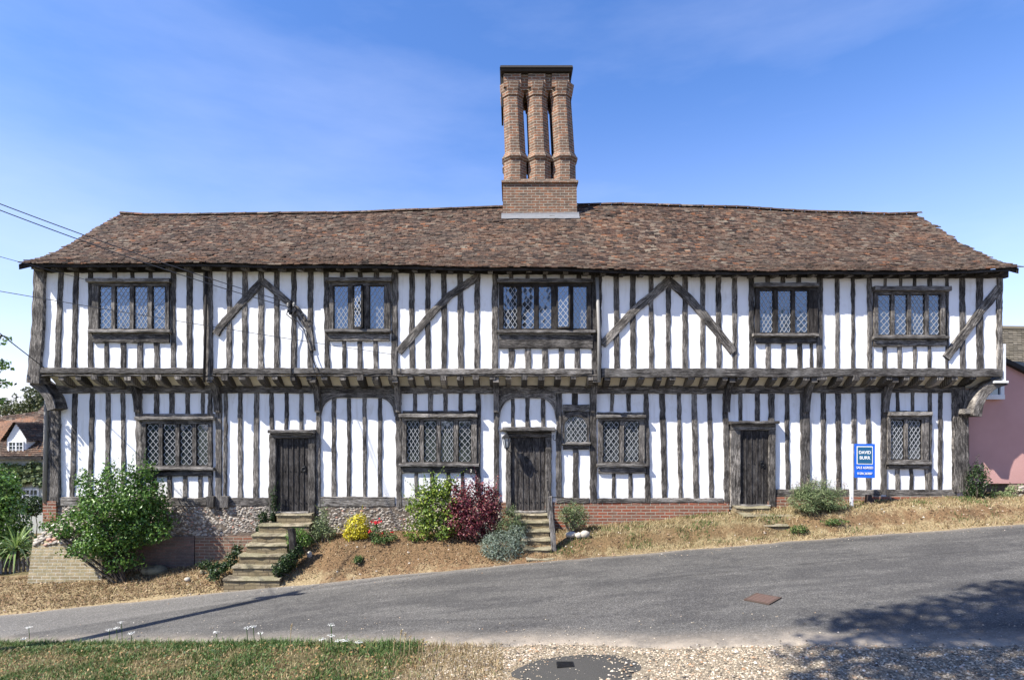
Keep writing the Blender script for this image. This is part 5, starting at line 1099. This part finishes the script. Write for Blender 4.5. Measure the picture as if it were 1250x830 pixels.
# flint garden wall
m_ = MB(); X0, X1 = WX(1232, 13.2), WX(1420, 13.2); m_.prism(rect(X0, X1, 13.2, 13.6), WZ(620, 13.2), rect(X0+.3, X1, 13.25, 13.55), WZ(593, 13.2)); gw = obj('flint_wall', m_, M['mortar']); tag(gw, 'low rubble flint wall in front of the pink house', 'wall')
sm_ = MB()
for _ in range(260):
    X = R.uniform(X0, X1); Z = R.uniform(WZ(612, 13.2), WZ(592, 13.2)); s_ = R.uniform(.03, .07); b = len(sm_.v)
    if X < X0+.3*(Z-WZ(620, 13.2))/.5: continue
    for i in range(4):
        t = math.pi*i/3
        for j in range(6): p = 1.047*j; sm_.v.append((X+s_*math.sin(t)*math.cos(p)-0, 13.22+s_*.5*math.cos(t), Z+s_*.7*math.sin(t)*math.sin(p)))
    for i in range(3):
        for j in range(6): sm_.face([b+i*6+j, b+i*6+(j+1) % 6, b+i*6+6+(j+1) % 6, b+i*6+6+j])
gwp = obj('flints', sm_, M['flint'], None, True, center=False); gwp.parent = gw; gwp.matrix_parent_inverse = Matrix.Translation(-gw.location); gwp['kind'] = 'stuff'

# ---------------------------------------------------------------- trees
def tree(name, label, base, top, lobes, n, size, mat, r0=.2, asp=.45, cat='tree', shell=.3, up=.2, droop=0, group=None):
    T = thing(name, base, label, cat, group); b = Vector(base); tp = Vector(top); m_ = MB(); mid = b.lerp(tp, .5)+Vector((r0*.6, 0, 0)); m_.tube([b-Vector((0, 0, .2)), mid, tp], [r0, r0*.75, r0*.4], 9)
    tr = obj('trunk', m_, M['bark'], T, True); m_ = MB()
    for l in lobes:
        c = Vector(l[:3]); s0 = b.lerp(tp, R.uniform(.55, .95)); m_.tube([s0, s0.lerp(c, .5)+Vector((0, 0, .2)), c], [r0*.35, r0*.22, r0*.06], 6)
        for _ in range(5):
            e = c+Vector((R.uniform(-1, 1)*l[3], R.uniform(-1, 1)*l[4], R.uniform(-1, 1)*l[5]))*.75; m_.tube([c, c.lerp(e, .5)+Vector((0, 0, .05)), e], [r0*.1, r0*.06, r0*.02], 4)
    obj('limbs', m_, M['bark'], tr, True); m_ = MB(); leafcloud(m_, lobes, n, size, asp, up, shell)
    if droop:
        for l in lobes:
            for _ in range(droop):
                x, y = l[0]+R.uniform(-1, 1)*l[3], l[1]+R.uniform(-1, 1)*l[4]; z = l[2]-l[5]*.3; L_ = R.uniform(.5, 1.8)
                leafcloud(m_, [(x, y, z-L_/2, .12, .12, L_/2)], 34, size*.9, asp)
    obj('crown', m_, M[mat], T); return T
bl_ = [(WX(x, 45), 45, WZ(y, 45), rx*45/F, 1.5, rz_*45/F) for x, y, rx, rz_ in ((50, 488, 15, 14), (38, 500, 12, 12), (20, 500, 14, 7), (3, 492, 9, 6), (60, 500, 14, 18), (45, 478, 7, 6), (-10, 505, 12, 10))]
tree('birch_tree', 'feathery drooping birch rising behind the far cottage roof', (WX(60, 45), 45, CH-5.6), (WX(58, 45), 45, WZ(490, 45)), bl_, 4200, .17, 'lf_birch', .22, droop=7)
ll = [(WX(x, 13), 13, WZ(y, 13), rx*13/F, .4, rz_*13/F) for x, y, rx, rz_ in ((-8, 445, 19, 9), (-14, 490, 13, 9), (-12, 415, 12, 7), (-5, 468, 15, 5), (-3, 412, 8, 4), (-60, 450, 36, 50), (-130, 440, 60, 60))]
tree('garden_tree', 'green leafy branch tips of a tree reaching in at the left edge', (WX(-110, 13.3), 13.3, gz(WX(-110, 13.3), 13.3)), (WX(-105, 13), 13, WZ(430, 13)), ll, 6500, .07, 'lf_green', .16)
# roadside tree behind the viewpoint whose shade reaches the right foreground
TS = -2.9
tl = [(-1.2, .9, 10.6, 1.5, .9, .8), (-.1, 1.7, 11.2, 1.6, .8, .9), (.9, .6, 11.3, 1.8, 1.3, 1.1), (2.6, 1.6, 10.8, 2., 1.2, 1.2), (4.4, 1.4, 11.2, 2.2, 1.4, 1.2), (-2.4, -.2, 9.9, .9, .5, .5), (-1.9, 1.7, 11.5, .8, .3, .4), (1.2, 2.5, 11.4, 1.2, .45, .5), (3., -.6, 11., 2.5, 1.2, 1.2), (1., -1., 10.6, 1.8, .9, 1.), (3.6, 2.6, 11.6, 1.1, .4, .4), (2.2, .4, 10.4, 2., 1., .8), (4.4, 2.4, 11.2, 1.6, .7, .7), (5., .2, 10.6, 2., 1.1, .9)]
tl = [(l[0]+TS+.35, l[1]+.7, *l[2:]) for l in tl]
tree('roadside_tree', 'broad leafy roadside tree standing behind the viewpoint and shading the road', (.4, -3.2, gz(.4, -3.2)), (.2, -.4, 10.3), tl, 19000, .15, 'lf_green', .28, shell=.2)
# unseen tree line across the road, added to darken the window pane reflections
for k, (x, y, h, r) in enumerate([(-24, -11, 3.8, 3.5), (-16, -12, 3.6, 3.4), (-8, -11, 4.2, 3.2), (-1, -12, 6.5, 3.2), (6, -12, 9.0, 3.6), (13, -12, 10., 4.2), (20, -12, 10.5, 4.4), (28, -12, 9., 4.4)]):
    lb = [(x+R.uniform(-1, 1)*r*.4, y+R.uniform(-.6, .6), h*q, r*(1.1-.35*q), 1.6, h*.28) for q in (.3, .45, .6, .75)]
    tree('reflection_tree', ['first', 'second', 'third', 'fourth', 'fifth', 'sixth', 'seventh', 'last'][k]+' unseen tree from the left in the hedgerow added for window reflections', (x, y, gz(x, y)), (x, y, h*.7), lb, 2600, .28, 'lf_dark', .2, group='unseen hedgerow trees added for window reflections')

# ---------------------------------------------------------------- utility pole and overhead cables
PX_, PY_ = -10.7, 7.7; pz = road_z(PX_)
T = thing('utility_pole', (PX_, PY_, pz), 'wooden utility pole standing left of the view and carrying the cables', 'pole')
m_ = MB(); m_.tube([(PX_, PY_, pz-.4), (PX_, PY_, CH+4.75)], [.15, .11], 12); obj('shaft', m_, M['bark'], T, True)
m_ = MB(); m_.box(PX_-.5, PX_+.5, PY_-.05, PY_+.05, CH+4.35, CH+4.47); obj('crossarm', m_, M['oakdark'], T)
def cable(label, pts3, sag, r, n=26):
    m_ = MB(); A, B = Vector(pts3[0]), Vector(pts3[1]); m_.tube([A.lerp(B, i/n)-Vector((0, 0, sag*4*(i/n)*(1-i/n))) for i in range(n+1)], r, 5); return tag(obj('overhead_cable', m_, M['cable'], smooth=True), label, 'cable')
cable('upper of the twin black cables running from upper left to the house wall', [(PX_, PY_, CH+4.52), P_(357, 371, 12.98)], .16, .009)
cable('lower of the twin black cables running from upper left to the house wall', [(PX_+.1, PY_-.05, CH+4.42), P_(352, 375, 12.98)], .19, .009)
cable('thin cable crossing the upper storey down to the post right of the second window', [(PX_-.1, PY_, CH+2.5), P_(482, 433, 12.98)], .05, .006)
cable('thick grey cable ending at the lower left corner of the upper storey', [(PX_, PY_, CH+4.3), P_(54, 449, 12.98)], .03, .011)
cable('thin cable reaching the upper wall just under the left eaves', [(PX_, PY_, CH+3.35), P_(110, 343, 12.99)], .02, .006)
m_ = MB(); m_.tube([P_(357, 371, 12.98), P_(361, 378, 12.98), P_(356, 385, 12.99), P_(363, 392, 13.0), P_(372, 404, 13.0), P_(378, 428, 13.0), P_(386, 449, 13.0)], .012, 5)
m_.tube([P_(352, 375, 12.98), P_(350, 384, 12.98), P_(357, 390, 12.99), P_(358, 401, 13.0), P_(355.5, 420, 13.02), P_(355.5, 465, 13.02)], .012, 5); m_.tube([P_(370+3.5*math.cos(t), 388+5*math.sin(t), 13.0) for t in [3.6+i*.5 for i in range(9)]], .008, 5)
tag(obj('wall_cable', m_, M['cable'], smooth=True), 'looped black cables clipped down the upper wall below the curved brace', 'cable')
T = thing('cable_bracket', P_(355, 378, 12.98), 'small metal cable bracket with insulators on the curved brace', 'bracket')
m_ = MB(); m_.box(*(WX(351, 13), WX(361, 13)), 12.99, 13.06, WZ(381, 13), WZ(378, 13)); m_.box(WX(353, 13), WX(355, 13), 12.97, 13.06, WZ(384, 13), WZ(367, 13)); obj('arm', m_, M['iron'], T)
for x in (352, 359): m_ = MB(); m_.tube([P_(x, 374, 12.98), P_(x, 371, 12.98), P_(x, 369, 12.98)], [.03, .035, .015], 8); obj('insulator', m_, M['pipe'], T)

# ---------------------------------------------------------------- ground cover
def blades(name, n, pick, hmin, hmax, wd, mat, lean=.5):
    m_ = MB()
    for _ in range(n):
        p = pick()
        if p is None: continue
        X, Y, hs = p; z = gz(X, Y); h = R.uniform(hmin, hmax)*hs; t = R.uniform(0, 6.28); a = R.uniform(0, 6.28); ln_ = R.uniform(0, lean)*h; c, s_ = math.cos(t)*wd/2, math.sin(t)*wd/2
        lx_, ly_ = math.cos(a)*ln_, math.sin(a)*ln_; b = len(m_.v)
        m_.v += [(X-c, Y-s_, z-.01), (X+c, Y+s_, z-.01), (X+c*.8+lx_*.35, Y+s_*.8+ly_*.35, z+h*.6), (X-c*.8+lx_*.35, Y-s_*.8+ly_*.35, z+h*.6), (X+lx_, Y+ly_, z+h)]
        m_.face([b, b+1, b+2, b+3]); m_.face([b+3, b+2, b+4])
    return tag(obj(name, m_, M[mat], center=False), kind='stuff')
def pk_verge(green):
    def f():
        X = R.uniform(-9.5, -.9); Y = near_y(X)+.08-(R.random()**1.2)*3.0
        if Y < 5.2: return None
        e = -1.25+.5*n1(X*1.5, Y*2)
        if X > e and R.random() > .12: return None
        q = n1(X*1.6, Y*1.6, 2)+.5*n1(X*4, Y*4, 7)+.55*sm((Y-near_y(X)+.7)/.7)
        if green and q < R.uniform(-.25, .35): return None
        if not green and q > R.uniform(.1, .7): return None
        return X, Y, 1+.8*sm((Y-near_y(X)+.3)/.3)
    return f
def lbl(o, l, c): o['label'] = l; o['category'] = c; return o
lbl(blades('verge_grass', 62000, pk_verge(True), .02, .075, .011, 'lf_grass', 1.5), 'patchy green grass on the near verge at lower left', 'grass')
lbl(blades('dry_verge_grass', 30000, pk_verge(False), .02, .06, .010, 'lf_straw', 1.4), 'dry straw coloured grass between the green at lower left', 'grass')
def pk_bank():
    X = R.uniform(-12.5, 14); Y = R.uniform(12.02, 13.45); 
    d_ = interp([(-12, .55), (-6, .7), (-4.5, .2), (-.5, .18), (1.2, .6), (3, .95), (14, 1.)], X)
    lip = sm((X-.8)/.6)*max(0, 1-abs((Y-far_y(X))/1.35+.12*n1(X*.9, 7)-.34)/.17)
    if R.random() > d_*(.25+1.5*abs(n1(X*1.2, Y*2, 4))+.1)*(1-.8*lip): return None
    return X, Y, 1
lbl(blades('bank_straw', 52000, pk_bank, .03, .085, .011, 'lf_straw', 1.6), 'dry pale grass along the bank below the house wall', 'grass')
def pk_green():
    X = R.uniform(.8, 12); Y = R.uniform(12.2, 13.45)
    if n1(X*1.3, Y*2.2, 9) < .12+R.uniform(-.1, .25)+.12*(X > 6): return None
    return X, Y, 1
lbl(blades('bank_grass', 20000, pk_green, .03, .08, .010, 'lf_grass', .8), 'scattered green grass patches on the right bank', 'grass')
m_ = MB()
for _ in range(15000):
    X = R.uniform(-9.5, -.6); Y = near_y(X)+.05-(R.random()**1.2)*3.0
    if Y < 5.2 or X > -1.1+.5*n1(X*1.5, Y*2) or n1(X*2.2, Y*2.2, 5) < R.uniform(-.5, .3): continue
    c = Vector((X, Y, gz(X, Y)+R.uniform(.005, .06))); s_ = R.uniform(.008, .022); nrm = Vector((R.gauss(0, .5), R.gauss(0, .5)-.2, 1)).normalized(); a = nrm.cross(Vector((R.gauss(0, 1), R.gauss(0, 1), 0))).normalized(); b = nrm.cross(a); m_.poly([c-a*s_, c+b*s_*.7, c+a*s_, c-b*s_*.7])
lbl(tag(obj('verge_weeds', m_, M['lf_weed'], center=False), kind='stuff'), 'small broad leaved weeds and fallen brown leaves among the near verge grass', 'weeds')
# clods and pebbles on the bank
m_ = MB()
for _ in range(5200):
    X = R.uniform(-12, 13); Y = R.uniform(11.98, 13.4); s_ = R.uniform(.008, .035)*(.6+.6*R.random()); z = gz(X, Y); b = len(m_.v)
    if n1(X*1.1, Y*1.5, 11) < R.uniform(-.5, .4): continue
    for i in range(5): t = i*1.2566+R.uniform(-.3, .3); m_.v.append((X+math.cos(t)*s_*R.uniform(.8, 1.3), Y+math.sin(t)*s_, z-.004))
    m_.v.append((X+R.uniform(-.4, .4)*s_, Y+R.uniform(-.3, .3)*s_, z+s_*R.uniform(.4, .9)))
    for i in range(5): m_.face([b+i, b+(i+1) % 5, b+5])
lbl(tag(obj('soil_clods', m_, M['clod'], center=False), kind='stuff'), 'loose soil clods and small stones on the bank', 'soil')
def pk_dry():
    X = R.uniform(-1.5, -.1); Y = near_y(X)+.05-R.random()*1.4
    if R.random() > .3+.6*n1(X*2, Y*2)+.4: return None
    return X, Y, 1
lbl(blades('corner_straw', 6000, pk_dry, .02, .08, .007, 'lf_straw', 1.2), 'dry straw between the green verge and the gravel', 'grass')
# leaf litter on the left bank
m_ = MB()
for _ in range(24000):
    X = R.uniform(-12, 1.5); Y = R.uniform(12.05, 13.4)
    if R.random() > interp([(-12, .6), (-8, 1), (-3, .7), (1.5, .4)], X): continue
    z = gz(X, Y)+R.uniform(.004, .03); s_ = R.uniform(.007, .03)*(.75 if X > -5 else 1); t = R.uniform(0, 6.28); nrm = Vector((R.gauss(0, .4), R.gauss(0, .4), 1)).normalized(); a = nrm.cross(Vector((math.cos(t), math.sin(t), 0))).normalized(); b = nrm.cross(a); c = Vector((X, Y, z))
    m_.poly([c-a*s_, c+b*s_*.6, c+a*s_, c-b*s_*.6])
lbl(tag(obj('leaf_litter', m_, M['lf_litter'], center=False), kind='stuff'), 'brown fallen leaves scattered over the left bank', 'leaves')
# gravel
PCX, PCY = ground_at(702, 812); PCY -= .12
m_ = MB(); cnt = 0
while cnt < 38000:
    X = R.uniform(-1.7, 7.2); Y = near_y(X)+.06-(R.random()**1.05)*1.95; cnt += 1
    if X < -.2 and R.random() > sm((X+1.9)/1.5)*.6: continue
    e = near_y(X)-Y
    if e < .1 and R.random() > .35: continue
    if math.hypot((X-PCX)/.8, (Y-PCY)/.5) < .80+.5*R.random() and R.random() > .16: continue
    s_ = R.uniform(.005, .015)*(1.7 if R.random() < .08 else 1); z = gz(X, Y)+s_*.25+(.02 if math.hypot((X-PCX)/.8, (Y-PCY)/.5) < .85 else 0); b = len(m_.v); ph = R.uniform(0, 6.28); ax, ay = s_*R.uniform(.8, 1.4), s_*R.uniform(.7, 1.1)
    for i in range(5): t = ph+i*1.2566; m_.v.append((X+math.cos(t)*ax, Y+math.sin(t)*ay, z+R.uniform(-.2, .2)*s_))
    m_.v.append((X+R.uniform(-.3, .3)*s_, Y+R.uniform(-.3, .3)*s_, z+s_*R.uniform(.5, .9)))
    for i in range(5): m_.face([b+i, b+(i+1) % 5, b+5])
for _ in range(900):
    X = R.uniform(-10, 12); near = R.random() < .55; Y = near_y(X)+R.random()**2*1.2 if near else far_y(X)-R.random()**2*.6; s_ = R.uniform(.006, .014); z = road_z(X)+.016; b = len(m_.v)
    for i in range(5): t = i*1.2566; m_.v.append((X+math.cos(t)*s_, Y+math.sin(t)*s_, z))
    m_.v.append((X, Y, z+s_*.7))
    for i in range(5): m_.face([b+i, b+(i+1) % 5, b+5])
lbl(tag(obj('gravel', m_, M['gravel'], center=False), kind='stuff'), 'loose pale flint gravel at the near road edge', 'gravel')
# yarrow and grass stalks along the near verge
first = None
for k, (px, py, gy_) in enumerate([(35, 765, 783), (29, 779, 790), (133, 768, 786), (142, 766, 786), (148, 759, 784), (160, 772, 788), (301, 766, 788), (309, 764, 786), (318, 772, 790), (393, 779, 795), (404, 775, 795), (413, 781, 797), (421, 781, 797), (438, 783, 800), (264, 771, 785), (404, 762, 790)]):
    X, Y = ground_at(px, gy_); zt_ = CH+(HY-py)*Y/F; zb_ = gz(X, Y)
    T = thing('yarrow_stem', (X, Y, zb_), 'thin white topped wild flower stem in the near verge grass', 'flower', 'white wild flowers in the near verge'); m_ = MB(); m_.tube([(X+.02, Y, zb_-.02), (X+.01, Y, lerp(zb_, zt_, .6)), (X, Y, zt_)], .006, 4); obj('stalk', m_, M['lf_grass'], T)
    m_ = MB(); leafcloud(m_, [(X, Y, zt_, .05, .05, .012)], 40, .013, .6, up=2.); obj('flower_head', m_, M['petal_w'], T)
for k, (px, py, gy_) in enumerate([(488, 768, 800), (493, 772, 802), (499, 776, 803), (510, 782, 804), (515, 779, 805), (480, 780, 801), (354, 762, 792)]):
    X, Y = ground_at(px, gy_); zt_ = CH+(HY-py)*Y/F; zb_ = gz(X, Y); T = thing('grass_stalk', (X, Y, zb_), 'tall dry straw grass stalk where the verge meets the gravel', 'grass stalk', 'dry grass stalks by the gravel')
    m_ = MB(); m_.tube([(X, Y, zb_-.02), (X+.01, Y, lerp(zb_, zt_, .6)), (X+.02, Y, zt_)], .0045, 4); leafcloud(m_, [(X+.02, Y, zt_-.03, .012, .012, .045)], 26, .02, .25, up=1.5); obj('stalk_mesh', m_, M['lf_straw'], T).name = 'stalk'

for o in bpy.data.objects:
    if '_r' in o.keys(): del o['_r']
